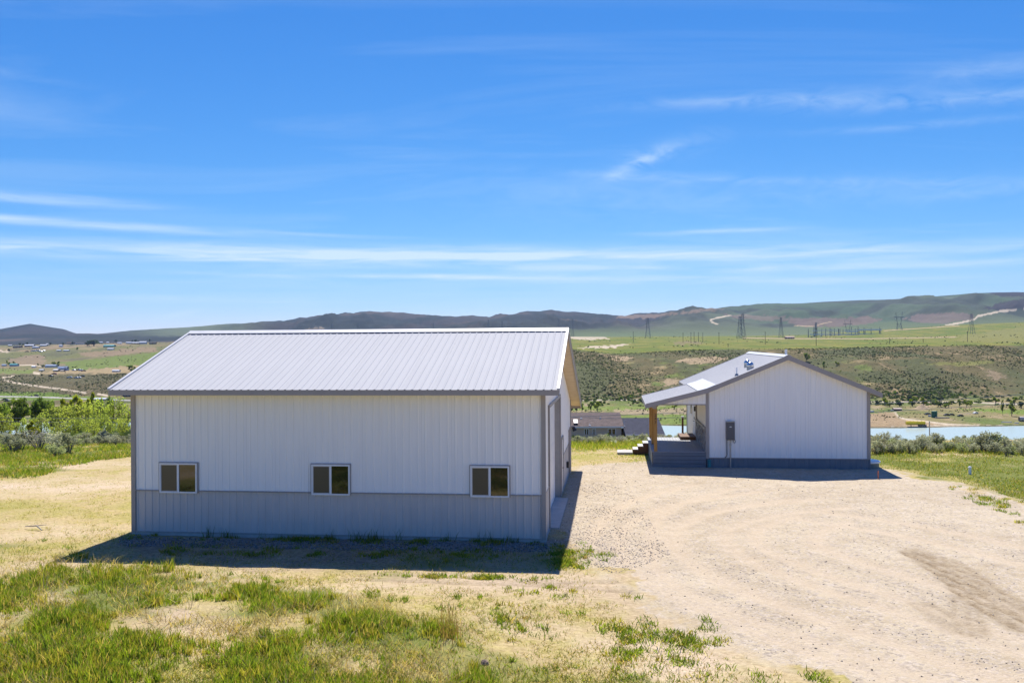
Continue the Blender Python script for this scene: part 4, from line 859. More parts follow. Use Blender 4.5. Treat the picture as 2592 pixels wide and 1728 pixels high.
def on_brown(px, py):
    u, v = ray(px, py); s = (zR - zE - .18) / (yR - yE); t = (zE + .18 - CAMZ - s * yE) / (-v - s); return Vector((float(u * t), float(t), float(CAMZ - v * t)))
for px, py in ((1471, 1058.5), (1519.5, 1058.5), (1493, 1076)):
    p = on_brown(px, py); mb = MB(); mb.box(p.x - .22, p.x + .22, p.y - .25, p.y + .25, p.z - .1, p.z + .07); mb.build('vent_flashing', M_vinyl, nb); MB().tube([p, p + Vector((0, 0, .42))], .05, 8).build('vent_pipe', M_vinyl, nb)
p = on_brown(1457.5, 1074); MB().box(p.x - .42, p.x + .42, p.y - .1, p.y + .9, p.z - .2, p.z + .28).build('roof_unit_base', M_black, nb); MB().prism([(p.y - .2, p.z + .285), (p.y + 1.2, p.z + .95), (p.y + 1.2, p.z + 1.05), (p.y - .2, p.z + .36)], 'x', p.x - .46, p.x + .46).build('skylight', pmat('old_white_metal', (.55, .52, .5), None, 4, .5), nb)
ng = thing('navy_roofed_garage', 'garage with a plain navy shingle roof joined to the right of the brown roofed house', 'garage', (0, 0, 0))
y0, yr = 194., 203.; ze = P(1620, 1101, y0).z; zr = P(1620, 1057, yr).z; x0 = P(1575, 1060, 199).x + .05; x1 = P(1673.5, 1070, 199).x
MB().box(x0 + .3, x1 - .3, y0 + .5, 2 * yr - y0 - .5, ze - 2.8, ze - .1).build('wall', M_tanwall, ng)
MB().prism([(y0, ze), (y0, ze + .2), (yr, zr), (2 * yr - y0, ze + .2), (2 * yr - y0, ze), (yr, zr - .22)], 'x', x0, x1).build('roof', M_shN, ng)
MB().box(x0, x1, y0 - .05, y0 - .003, ze - .05, ze + .18).build('gutter', M_vinyl, ng)
u, v = ray(1579.6, 1078); s = (zr - ze - .2) / (yr - y0); t = float((ze + .2 - CAMZ - s * y0) / (-v - s)); p = Vector((float(u * t), t, float(CAMZ - v * t)))
mb = MB().tube([p - Vector((0, 0, .1)), p + Vector((0, 0, 1.1))], .05, 8); mb.build('vent_pipe', M_vinyl, ng); MB().box(p.x - .2, p.x + .2, p.y - .2, p.y + .2, p.z - .1, p.z + .06).build('vent_flashing', M_vinyl, ng)

# ------------------------------------------------------------------ things by the lake and on the valley floor
def placed(px, py, Y0=440):
    return on_ground(px, py, Y0)
M_yel = pmat('yellow_tank_paint', (.86, .62, .02), (.78, .55, .02), 1, .35); M_rub = pmat('tyre_rubber', (.02, .02, .02), None, 4, .9)
x, y, z = placed(2318, 1078.5); sc = y / F0
tr = thing('tank_trailer', 'yellow tank trailer without a tractor parked on the bare ground across the lake', 'trailer', (x, y, z))
L2 = 25 * sc
mb = MB(); mb.tube([(-L2, 0, 2.2), (-L2 + .25, 0, 2.2), (L2 - .6, 0, 2.2), (L2 - .35, 0, 2.2)], [.8, 1.0, 1.0, .8], 18); mb.build('tank', M_yel, tr, False)
for k in range(4): MB().tube([(-L2 * .6 + k * L2 * .4, 0, 3.15), (-L2 * .6 + k * L2 * .4, 0, 3.35)], .35, 10).build('hatch', M_yel, tr)
MB().box(-L2 + .6, L2 + .3, -.5, .5, 1.0, 1.22).build('chassis', M_black, tr)
for k in range(4):
    for s in (-1, 1):
        wv = MB().tube([(L2 - .35 - k * 1.2, s * 1.15 - .2, .52), (L2 - .35 - k * 1.2, s * 1.15 + .2, .52)], .52, 14).build('wheel', M_rub, tr); MB().tube([(L2 - .35 - k * 1.2, s * 1.15 - .215, .52), (L2 - .35 - k * 1.2, s * 1.15 + .215, .52)], .24, 10).build('rim', M_galv, wv)
for s in (-.7, .7): MB().box(-L2 * .5 - .1, -L2 * .5 + .1, s - .1, s + .1, 0, 1.0).build('landing_leg', M_black, tr)
for s in (-.6, .6): MB().box(-L2 + .9, -L2 + 1.0, s - .05, s + .05, .9, 1.6).build('bracket', M_black, tr)
x, y, z = placed(2365, 1056.5); sc = y / F0
gt = thing('storage_tank', 'upright dark green storage tank among the junk beyond the lake', 'tank', (x, y, z)); M_grn = pmat('green_tank_paint', (.02, .13, .075), (.018, .105, .06), 1, .5)
MB().tube([(0, 0, -.3), (0, 0, 15.5 * sc)], 7 * sc, 20).build('tank_shell', M_grn, gt); MB().tube([(0, 0, 15.5 * sc), (0, 0, 16 * sc), (0, 0, 16.6 * sc)], [7.3 * sc, 7.3 * sc, 1 * sc], 20).build('tank_roof', M_grn, gt)
for k in range(1, 4): MB().tube([(0, 0, k * 4 * sc), (0, 0, k * 4 * sc + .12)], 7.15 * sc, 20).build('hoop', M_grn, gt)
x, y, z = placed(2585, 1066); sc = y / F0
ct = thing('culvert_tank', 'rusty ended steel tank lying on its side in the field right of the trailer', 'tank', (x, y, z), R(8))
MB().tube([(-6 * sc, 0, 6 * sc), (7 * sc, -1.0, 6 * sc)], 6.2 * sc, 18, False).build('tank_shell', pmat('weathered_white_steel', (.55, .52, .48), (.42, .33, .26), .6, .5), ct); MB().tube([(6.2 * sc, -.9, 6 * sc), (6.4 * sc, -.92, 6 * sc)], 5.9 * sc, 18).build('rusty_end', pmat('rust', (.16, .075, .04), (.09, .045, .03), 1, .9), ct)
M_rust = bpy.data.materials['rust']
x, y, z = placed(2274, 1039.5); sc = y / F0
shd = thing('rusted_shed', 'low rusty shed and lean-to on the flat beyond the lake', 'shed', (x, y, z), R(-6))
MB().box(-10 * sc, 2 * sc, 0, 5, -.3, 4.5 * sc).build('wall', M_rust, shd); MB().prism([(-.4, 4.2 * sc), (-.4, 4.6 * sc), (2.5, 7 * sc), (5.4, 4.6 * sc), (5.4, 4.2 * sc), (2.5, 6.5 * sc)], 'x', -11 * sc, 10 * sc).build('roof', pmat('faded_tin', (.40, .33, .29), (.25, .17, .13), .5, .6), shd)
MB().box(3 * sc, 9.5 * sc, .5, 5, -.3, 4.3 * sc).build('lean_to', M_black, shd); MB().box(-18 * sc, -10.5 * sc, 0, 3, -.3, 2.4 * sc).build('stock_rack', M_galv, shd)
# pile of earth
x, y, z = placed(2340, 1034); n = 26; a = np.linspace(-1, 1, n); A, B = np.meshgrid(a, a); rr = np.hypot(A, B); hh = np.clip(1 - rr, 0, 1) ** 1.1 * 3.4 * (1 + .5 * (fbm(A * 3 + 9, B * 3, 3, 5) - .5)) - .25
ii = np.arange(n * n).reshape(n, n); qd = np.stack([ii[:-1, :-1], ii[:-1, 1:], ii[1:, 1:], ii[1:, :-1]], -1).reshape(-1, 4)
o = mesh_obj('earth_mound', np_mesh('earth_mound', np.stack([A * 6.5, B * 6, hh], -1).reshape(-1, 3), qd, pmat('tan_earth', (.37, .28, .17), (.27, .2, .12), .8, .95, bump=.4, bscale=4), None, True)); o.location = (x, y + 4, z); tag(o, 'rounded mound of tan earth near the far treeline', 'mound')
# junk: boards, dark hulks, pale slabs
def board(px, py, w, dy, col, label, nm='board', cat='board', h=.25, rz_=0.0):
    x, y, z = placed(px, py); s = y / F0; o = MB().box(-w * s / 2, w * s / 2, -dy / 2, dy / 2, -.3, h).build(nm, col); o.location = (x, y, z); o.rotation_euler = (0, 0, rz_); tag(o, label, cat)
M_oldwood = pmat('weathered_timber', (.33, .29, .25), (.24, .21, .18), 2, .8); M_pale = pmat('pale_slab', (.58, .56, .53), None, 3, .7)
board(2385, 1058, 34, 1.6, M_oldwood, 'long flat stack of weathered timber in front of the green tank', 'timber_stack', 'timber', .7, R(-3))
board(2353, 1054, 11, .8, M_pale, 'pale plank leaning down beside the green tank', 'plank', 'plank', 1.2, R(40))
board(2451, 1046, 13, 2.5, pmat('tan_plywood', (.45, .35, .22), None, 2, .7), 'tan sheet of plywood lying in the far field', 'plywood_sheet', 'plywood', .3, R(-30))
board(2548, 1069, 24, 1.2, M_pale, 'long pale slab lying left of the rusty ended tank', 'concrete_slab', 'slab', .5)
board(2573, 1071, 10, 1.2, M_pale, 'short pale slab lying just in front of the rusty ended tank', 'concrete_slab', 'slab', .5)
board(2205, 1042, 11, 3, M_pale, 'small white trailer roof left of the rusty shed', 'flat_trailer', 'trailer', .9)
# a simple car or pickup, shared
def car_proto(cname, col):
    m = pmat(cname, col, None, 3, .3); o = thing('parked_car', 'x', 'car', (0, 0, -500))
    mb = MB(); mb.prism([(-2.2, .35), (-2.2, .8), (-1.2, .95), (1.9, .98), (2.25, .85), (2.25, .35)], 'y', -.85, .85); mb.build('body', m, o, bevel=.05)
    MB().prism([(-1.1, .96), (-.5, 1.5), (1.0, 1.52), (1.8, .98)], 'y', -.75, .75).build('cabin', m, o); MB().prism([(-.9, 1.0), (-.46, 1.42), (.95, 1.44), (1.55, 1.02)], 'y', -.765, .765).build('side_windows', M_glass, o)
    for a in (-1.4, 1.4):
        for s in (-1, 1): MB().tube([(a, s * .8 - .1, .34), (a, s * .8 + .1, .34)], .34, 12).build('wheel', M_rub, o)
    return o
cars = [car_proto('white_car_paint', (.75, .75, .74)), car_proto('dark_car_paint', (.03, .03, .035)), car_proto('red_car_paint', (.18, .04, .03))]
used = [False] * 3
def car(k, px, py, label, group, Y0=440, rzv=0.0, s=1.0):
    x, y, z = placed(px, py, Y0)
    if not used[k]: used[k] = True; o = cars[k]; o.location = (x, y, z); o.rotation_euler = (0, 0, rzv); o.scale = (s, s, s); o['label'] = label; o['group'] = group
    else: copy_thing(cars[k], (x, y, z), rzv, s, label, group)
GC = 'vehicles parked far off across the valley'
car(1, 2396, 1052, 'dark car hulk, nearer of two right of the green tank', GC, 440, .2); car(1, 2408, 1051.5, 'dark car hulk, farther right of two beyond the green tank', GC, 440, -.3); car(1, 2431, 1054, 'dark wreck alone on the flat between green tank and plywood', GC, 440, .1); car(0, 2469, 1047, 'white car among the brush right of the plywood sheet', GC, 440, .4); car(1, 2348, 1049.5, 'dark hulk tucked against the left side of the green tank', GC, 440, .1)
car(1, 12, 1012.5, 'black pickup standing in the green field by the highway', GC, 600, 0, 1.3); car(1, 17, 1016.5, 'dark car just in front of the black pickup in the field', GC, 600, 0, 1.2); car(1, 92, 1002, 'dark car driving on the distant highway', GC, 600)
for i, (px, py, k, lb) in enumerate([(129, 953, 1, 'dark car at the left end of the bench edge above the dirt road'), (137, 947.5, 2, 'reddish car alone on the tan bench near the blue roofed barn'), (176, 956.5, 0, 'white car, left of the four on the sage slope'), (194, 957.5, 0, 'white car, second of the four on the sage slope'), (199, 957, 0, 'white car, third of the four on the sage slope'), (208, 953.5, 1, 'dark car, right end of the four on the sage slope')]):
    car(k, px, py, lb, GC, 1000, .3 * (i % 3 - 1), 1.5)
for i, (px, py, k) in enumerate([(187, 938, 0), (193, 937.5, 1), (199, 937, 0), (205, 938.5, 0), (211, 940, 2)]): car(k, px, py, f'{("white", "dark", "white", "white", "reddish")[i]} vehicle, {("first", "second", "third", "fourth", "last")[i]} from the left in the row right of the blue roofed barn', GC, 1150, .2 * i - .4, 1.6)
for i, (px, py, k) in enumerate([(68, 891, 1), (82, 889, 0), (87, 889.5, 0), (92, 888, 1), (98, 889, 0), (104, 891, 0), (111, 889, 0)]): car(k, px, py, f'{("dark", "white", "white", "dark", "white", "white", "white")[i]} vehicle, {("first", "second", "third", "fourth", "fifth", "sixth", "last")[i]} from the left in the parked row below the hilltop village', GC, 1500, .5 - .2 * i, 2.2)
for k in range(3):
    if not used[k]: cars[k].hide_render = True

# ------------------------------------------------------------------ far buildings
def shed(px, py, wpx, hpx, wall, roof, label, Y0=1150, nm='farm_building', cat='building', flat=.45, win=2, deep=None):
    x, y, z = placed(px, py, Y0); s = y / F0; w = wpx * s; h = hpx * s; d = deep or max(6, w * .5); o = thing(nm, label, cat, (x, y, z), rnd.uniform(-.12, .12)); he = h * (1 - flat)
    MB().box(-w / 2, w / 2, 0, d, -2, he).build('wall', wall, o)
    MB().prism([(-.6, he - .05), (-.6, he + .25), (d / 2, h), (d + .6, he + .25), (d + .6, he - .05), (d / 2, h - .3)], 'x', -w / 2 - .5, w / 2 + .5).build('roof', roof, o)
    for k in range(win):
        wx_ = -w / 2 + w * (k + .7) / (win + .4); f = MB().box(wx_ - w * .05, wx_ + w * .05, -.08, .02, he * .3, he * .78).build('window', M_vinyl, o); MB().box(wx_ - w * .04, wx_ + w * .04, -.1, -.07, he * .36, he * .72).build('pane', M_glass, f)
    return o
mW = pmat('far_white_wall', (.7, .69, .66), None, .3, .7); mC = pmat('far_cream_wall', (.5, .43, .33), None, .3, .7); mB = pmat('far_blue_grey_metal', (.30, .36, .47), None, .2, .5); mT = pmat('far_teal_metal', (.10, .33, .32), None, .2, .5); mD = pmat('far_dark_roof', (.06, .055, .055), None, .3, .8); mR = pmat('far_tin_roof', (.62, .63, .65), None, .2, .4); mBr = pmat('far_brown_wood', (.11, .07, .05), None, .3, .8)
for a in [(25, 876, 10, 4, mC, mR, 'small cream house with a tin roof at the left end of the village'), (42, 880.5, 20, 6, mBr, mD, 'long dark roofed house below the leftmost village pines'), (73, 877.5, 22, 6, mBr, mR, 'barn with a pale tin roof near the left of the village'), (89, 881, 16, 5, mB, mR, 'grey blue shed just right of the pale roofed barn'), (109, 876.5, 16, 5, mC, mR, 'cream house with a pale roof standing left of the first village trees'), (121, 873, 9, 4, mW, mR, 'small white cabin up behind the cream house'), (153, 878, 8, 6, mW, mR, 'small white two part house in the middle of the village'), (177, 871.5, 18, 6, mC, mBr, 'tan house with a brown roof at the middle of the village'), (200, 871.5, 24, 5, mW, mD, 'long white house left of the big dark evergreen'), (255, 869.5, 9, 5, mC, mR, 'cream house right of the big dark evergreen'), (272, 869, 6, 4, mW, mR, 'tiny white shed near the cream house'),
          (274, 878.5, 27, 6, mT, mT, 'long teal metal barn below the village'), (279, 885.5, 15, 5, mW, mR, 'white tin roofed shed in front of the teal barn'), (302, 870, 10, 4, mW, mR, 'small white house at the right half of the village'), (325, 870, 14, 5, mB, mR, 'grey house beside the white sheds at the right of the village'), (341, 870.5, 20, 5, mBr, mR, 'brown house with a pale roof at the right of the village'), (361, 870.5, 17, 7, mB, mR, 'blue sided house with a bright white roof at the right of the village'), (386, 871, 16, 6, mBr, mD, 'brown cabin with a steep dark roof at the right end of the village'), (148, 889, 10, 4, mC, mR, 'low tan shed at the edge above the brown hill'), (167, 889, 14, 4, mC, mR, 'longer tan shed right of the low one above the brown hill')]:
    shed(*a, Y0=1500, win=2 if a[2] > 14 else 1)
for a in [(9, 926.5, 9, 5, mB, mB, 'small blue grey shed at the left edge of the ranch'), (33, 927, 20, 7, mB, mT, 'blue green metal barn beside two round trees'), (84, 930.5, 8, 5, mW, mW, 'small white hut in the green field'), (127, 929.5, 27, 7, mW, mB, 'long white ranch house with a blue grey roof'), (157, 938, 23, 11, mB, mB, 'tall barn with a big blue metal roof'), (140, 940, 12, 6, mBr, mW, 'brown shed left of the tall blue barn'), (156, 940.5, 7, 4, mBr, mC, 'small brown shed in front of the tall blue barn'), (104, 939, 10, 5, mC, mR, 'small tan cabin left of the blue barn'), (292, 941.5, 17, 6, mW, mR, 'white shed alone on the tan field')]:
    shed(*a, Y0=1150, win=2)
shed(251, 1014, 30, 7, mC, mR, 'trailer home with a pale roof by the highway', Y0=700, nm='trailer_home', cat='trailer home', deep=8); shed(320, 1004, 18, 9, mBr, mB, 'dark barn with a blue grey roof beside the highway', Y0=700)
shed(2000, 857.5, 22, 7, mBr, pmat('tan_red_roof', (.35, .24, .19), None, .3, .7), 'long dark brown barn beside the substation', Y0=1300, win=3)

# ------------------------------------------------------------------ power: substation, pylons, poles, wires
M_steel = pmat('weathered_steel', (.14, .145, .155), None, 1, .6); M_pole = pmat('creosote_pole', (.07, .055, .045), None, 3, .9); M_bus = pmat('pale_bus_bar', (.72, .74, .74), None, 1, .4)
Ysub = 2500.; sc = Ysub / F0
sb = thing('substation', 'electrical substation with rows of steel masts and pale bus bars on the plateau', 'substation', (0, 0, 0))
def sp_(px, py, Y=Ysub): return P(px, py, Y)
for i, px in enumerate([2046, 2060, 2063, 2080, 2090, 2101, 2112, 2123, 2134, 2155, 2165, 2172, 2187, 2205, 2227]):
    top = [832, 825, 820, 832, 831, 829, 831, 831, 833, 827, 831, 826, 828, 829, 827][i]; a = sp_(px, 857, Ysub + (i % 3) * 15); b = sp_(px, top, Ysub + (i % 3) * 15)
    MB().tube([a - Vector((0, 0, 4)), b], [1.5, .7], 6).build('mast', M_steel, sb)
for px in (2102, 2123, 2172, 2187, 2226):
    mb = MB(); w = 2.6
    for k in range(5):
        za = sp_(px, 857 - k * 5).z; zb2 = sp_(px, 857 - (k + 1) * 5).z; xx = sp_(px, 850).x
        mb.bar((xx - w, Ysub - 4, za), (xx + w, Ysub - 4, zb2), .5); mb.bar((xx + w, Ysub - 4, za), (xx - w, Ysub - 4, zb2), .5)
    xx = sp_(px, 850).x; mb.bar((xx - w, Ysub - 4, sp_(px, 860).z), (xx - w, Ysub - 4, sp_(px, 832).z), .6); mb.bar((xx + w, Ysub - 4, sp_(px, 860).z), (xx + w, Ysub - 4, sp_(px, 832).z), .6); mb.build('lattice_column', M_steel, sb)
for x0, x1, py, r_ in ((2050, 2231, 846.5, .8), (2055, 2120, 836.5, .6), (2136, 2232, 836, .6), (2142, 2170, 840.5, .8), (2175, 2226, 834.5, .9)): MB().bar(sp_(x0, py, Ysub - 6), sp_(x1, py - .6, Ysub - 6), 3.6 * r_, 3.2 * r_).build('bus_bar', M_bus, sb)
for k in range(16):
    px = 2052 + k * 11.5; b_ = sp_(px, 857); hgt = rnd.uniform(4, 9); w = rnd.uniform(2, 6); MB().box(b_.x - w, b_.x + w, Ysub - 12, Ysub - 6, hf(b_.x, Ysub - 9) - 1, b_.z + hgt).build('transformer' if k % 3 else 'control_house', (M_steel, M_rust, mW, mD)[k % 4], sb)
def pylon(px, pt, pb, wpx, Y, label, style='tall', grp='steel pylons on the plateau', t=1.0):
    t *= .65
    a = P(px, pb, Y); b = P(px, pt, Y); z0 = min(a.z, hf(a.x, Y)) - 1; h = b.z - z0; s = Y / F0; w = wpx * s / 2; o = thing('transmission_tower', label, 'pylon', (a.x, Y, z0), 0, grp)
    mb = MB()
    if style == 'tall':
        for dx, dy in ((-1, -1), (1, -1), (1, 1), (-1, 1)): mb.bar((dx * w, dy * w, 0), (dx * w * .45, dy * w * .45, h * .55), t); mb.bar((dx * w * .45, dy * w * .45, h * .55), (dx * w * .22, dy * w * .22, h), t)
        mb.build('leg_frame', M_steel, o); mb = MB(); n = 7
        for k in range(n):
            f0, f1 = k / n, (k + 1) / n; W_ = lambda f: w * (1 - f) + w * .22 * f if f > .55 else w * (1 - f)
            wa = w * (1 - f0 / .55 * .55) if f0 < .55 else w * (.45 - (f0 - .55) / .45 * .23); wb = w * (1 - f1) if f1 < .55 else w * (.45 - (f1 - .55) / .45 * .23)
            mb.bar((-wa, -wa, f0 * h), (wb, -wb, f1 * h), t * .6); mb.bar((wa, -wa, f0 * h), (-wb, -wb, f1 * h), t * .6)
        mb.build('bracing', M_steel, o)
        for f, e in ((.72, 1.0), (.84, 1.25), (.95, .8)): MB().bar((-w * e, 0, f * h), (w * e, 0, f * h), t * .8).build('cross_arm', M_steel, o)
    else:
        mb = MB()
        for sx in (-.62, .62):
            mb.bar((sx * w * .9 - .12 * w, 0, 0), (sx * w * .55, 0, h * .35), t); mb.bar((sx * w * .9 + .18 * w, 0, 0), (sx * w * .55, 0, h * .35), t); mb.bar((sx * w * .55, 0, h * .35), (sx * w, 0, h * .72), t * 1.2); mb.bar((sx * w, 0, h * .72), (sx * w * 1.1, 0, h), t)
            mb.bar((sx * w * .55, 0, h * .35), (-sx * w * .9, 0, 0), t * .6)
        mb.build('leg_frame', M_steel, o); MB().bar((-w * 1.05, 0, h * .70), (w * 1.05, 0, h * .70), t * 2.2).build('cross_arm', M_steel, o); MB().bar((-w * .6, 0, h * .34), (w * .6, 0, h * .34), t).build('waist_bar', M_steel, o)
        for sx in (-.9, 0, .9): MB().bar((sx * w, 0, h * .7), (sx * w * .8, 0, h * .58), t * .5).build('insulator', M_bus, o)
    return o
pylon(1880, 793, 854, 14, 2350, 'tall narrow lattice tower, right one of the close pair in the middle', 'tall', t=1.1); pylon(1873, 800, 855, 15, 2320, 'tall narrow lattice tower, left one of the close pair in the middle', 'tall', t=1.1)
pylon(1977, 803, 851, 11, 2450, 'slim lattice tower just left of the brown barn', t=1.0); pylon(1640, 804, 852, 13, 2500, 'slim lattice tower alone above the green plateau between the two buildings', t=1.0)
pylon(2276, 789, 831, 24, 2700, 'broad two horned pylon on the rise right of the substation', 'horn', t=1.3); pylon(2146, 809, 846, 22, 3000, 'broad two horned pylon behind the substation', 'horn', t=1.2); pylon(2459, 794, 848, 14, 2300, 'lattice tower at the far right above the pasture', t=.9)
pylon(1450, 808, 850, 6, 3200, 'thin tower just right of the shop ridge end', t=1.0); pylon(1414, 805, 850, 7, 3400, 'thin tower peeping over the right part of the shop ridge', t=1.0); pylon(1236, 808, 850, 7, 3400, 'thin tower above the shop ridge, taller of a pair', t=1.0); pylon(1271, 812, 850, 6, 3400, 'thin tower above the shop ridge, shorter of a pair', t=1.0); pylon(1097, 816, 850, 5, 3400, 'small tower over the middle of the shop ridge', t=.9); pylon(840, 818, 850, 6, 3400, 'small tower over the left half of the shop ridge', t=.9); pylon(906, 821, 850, 5, 3400, 'smallest tower over the left half of the shop ridge', t=.9); pylon(2066, 816, 857, 8, 2550, 'dark slim tower rising among the left substation masts', t=1.0)
poles = [(1603, 839, 856, 1800), (1729, 842, 859, 1700), (1749, 841, 861, 1650), (1757, 840, 857, 1700), (1768, 841, 856, 1720), (1779, 842, 855, 1750), (1820, 841, 868, 1500), (1937, 839, 869, 1450), (2066, 830, 876, 1350), (2252, 855, 877, 1350), (2337, 857, 875, 1400), (2449, 838, 873, 1400), (165, 928, 950, 1250), (1843, 869, 884, 1300)]
names = ['short pole on the dirt patch side of the plateau', 'first pole from the left in the thin row on the plateau', 'tall second pole in the thin row on the plateau', 'third pole in the thin row on the plateau', 'fourth pole in the thin row on the plateau', 'last pole in the thin row on the plateau', 'single pole left of the paired towers', 'single pole right of the paired towers', 'tall pole in front of the left end of the substation', 'pole on the pasture edge right of the house ridge', 'second pole on the pasture edge right of the house ridge', 'tall pole standing before the far right tower', 'pole beside the tall blue barn across the valley', 'faint pole above the house roof on the green plateau']
for (px, pt, pb, Y), nm in zip(poles, names):
    a = P(px, pb, Y); b = P(px, pt, Y); z0 = min(a.z, hf(a.x, Y)) - .5; o = thing('utility_pole', 'wooden ' + nm, 'utility pole', (a.x, Y, z0), 0, 'wooden utility poles'); h = b.z - z0
    MB().tube([(0, 0, 0), (0, 0, h)], [.42, .3], 6).build('pole_shaft', M_pole, o); MB().bar((-1.6, 0, h - 1.2), (1.6, 0, h - 1.2), .3).build('cross_arm', M_pole, o)
M_wire = pmat('weathered_wire', (.36, .36, .36), None, 3, .5)
def wire(pts, r_, label):
    cu = MB(); w = [P(*p) for p in pts]; n = 40; out = []
    for k in range(n + 1):
        f = k / n * (len(w) - 1); i = min(int(f), len(w) - 2); g_ = f - i; p0 = w[max(i - 1, 0)]; p1 = w[i]; p2 = w[i + 1]; p3 = w[min(i + 2, len(w) - 1)]
        out.append(.5 * ((2 * p1) + (-p0 + p2) * g_ + (2 * p0 - 5 * p1 + 4 * p2 - p3) * g_ ** 2 + (-p0 + 3 * p1 - 3 * p2 + p3) * g_ ** 3))
    o = cu.tube(out, r_, 5, False).build('overhead_wire', M_wire); tag(o, label, 'power line', 'overhead wires strung across the slope')
wire([(-900, 1040, 140), (0, 1057, 140), (330, 1058, 140), (1000, 1058, 140), (1450, 1056, 140), (1575, 1058.5, 140), (2000, 1051, 140), (2200, 1043.5, 140), (2592, 1019, 140), (3000, 985, 140)], .036, 'lower overhead wire crossing behind both buildings and rising at the right')
wire([(-900, 1050, 138), (0, 1066, 138), (330, 1068, 138), (700, 1069, 138), (1200, 1062, 138), (1700, 1045, 138), (2200, 1023, 138), (2592, 998, 138), (3000, 968, 138)], .036, 'upper overhead wire that rises highest over the lake at the right')
# ------------------------------------------------------------------ vegetation builders
M_leaf = leaf_mat('tree_leaves', .65, (1.1, 1.15, .5)); M_sage = leaf_mat('sage_leaves', .48, (1, 1, .8), .8); M_blade = leaf_mat('grass_blades', .64, (1.15, 1.1, .5)); M_scrub = leaf_mat('scrub_leaves', .35, (1, 1, .7), .9)
M_bark = pmat('rough_bark', (.13, .105, .08), (.08, .065, .05), 5, .9, bump=.5); M_twig = pmat('grey_sage_wood', (.20, .18, .155), (.13, .115, .10), 8, .9)
def leaf_cloud(cent, r, n, size, col, jit=.12, seed=0, flat=1.0, up=.35):
    """many leaf-sized faces through ellipsoid clumps: cent (k,3), r (k,)"""
    g = np.random.default_rng(seed); k = g.integers(0, len(cent), n) if not isinstance(r, np.ndarray) else g.choice(len(cent), n, p=r ** 2 / (r ** 2).sum())
    d = g.normal(size=(n, 3)); d /= np.linalg.norm(d, axis=1)[:, None]; rad = g.uniform(.15, 1, n) ** .45; rr = np.asarray(r)[k] if np.ndim(r) else np.full(n, r)
    p = np.asarray(cent)[k] + d * (rad * rr)[:, None] * np.array([1, 1, flat])
    a = g.normal(size=(n, 3)); a[:, 2] *= .6; a /= np.linalg.norm(a, axis=1)[:, None]; b = np.cross(a, d + g.normal(size=(n, 3)) * .5); b /= (np.linalg.norm(b, axis=1)[:, None] + 1e-9)
    s = size * g.uniform(.6, 1.3, n)[:, None]; v = np.stack([p - a * s, p + b * s * .55, p + a * s, p - b * s * .55], 1).reshape(-1, 3); f = np.arange(n * 4).reshape(n, 4)
    c = np.asarray(col) * (1 + g.normal(size=(n, 1)) * jit) * (1 + (g.random((len(cent), 1)) - .5) * .35)[k]; return v, f, np.repeat(np.clip(c, .004, 1), 4, 0)
def limb_tree(name, seed, h, w, cols, n=2600, leaf=.34, bare=.0, trunk=.02, lobes=11, low=.18, flat=.8, ncl=5):
    """prototype: crown mesh + trunk mesh for a tree of height h and width w"""
    g = random.Random(seed); t = MB(); cents = []; rs = []; fork = h * (low + .02); nt_ = g.choice((1, 2, 3)); roots = [(g.uniform(-.06, .06) * w, g.uniform(-.06, .06) * w) for _ in range(nt_)]
    for i in range(lobes):
        a = 2 * math.pi * i / lobes + g.uniform(-.4, .4); rr = w * .5 * g.uniform(.25, .8); z = h * g.uniform(low + .18, .88); c = (rr * math.cos(a) * (1.15 - z / h * .55), rr * math.sin(a) * (1.15 - z / h * .55), z); R_ = w * g.uniform(.15, .25)
        x0, y0 = roots[i % nt_]; mid = (c[0] * .45 + x0, c[1] * .45 + y0, fork + (c[2] - fork) * .5); t.tube([(x0, y0, fork * .8), mid, c, (c[0] * 1.1, c[1] * 1.1, min(h, c[2] + R_))], [h * trunk * .8, h * trunk * .5, h * trunk * .25, .01], 5, False)
        for q in range(ncl):
            d = Vector((g.gauss(0, 1), g.gauss(0, 1), g.gauss(0, .8))).normalized(); cents.append((c[0] + d.x * R_, c[1] + d.y * R_, min(h * .97, c[2] + d.z * R_ * .9))); rs.append(R_ * g.uniform(.38, .7))
            t.tube([c, cents[-1]], [h * trunk * .15, .008], 4, False)
    for x0, y0 in roots: t.tube([(x0 * 1.6, y0 * 1.6, -.6), (x0, y0, fork * .5), (x0, y0, fork)], [h * trunk * 1.25, h * trunk, h * trunk * .8], 7, False)
    ca = np.array(cents); ra = np.array(rs); v, f, c = leaf_cloud(ca, ra, n, leaf, cols, .16, seed, flat)
    return np_mesh(name + '_crown', v, f, M_leaf, {'col': c}), t
def tree_proto(seed, h, w, col, **kw):
    cm, t = limb_tree('tree', seed, h, w, col, **kw); o = thing('tree', 'x', 'tree', (0, 0, -500)); t.build('trunk', M_bark, o); mesh_obj('crown', cm, o); return o
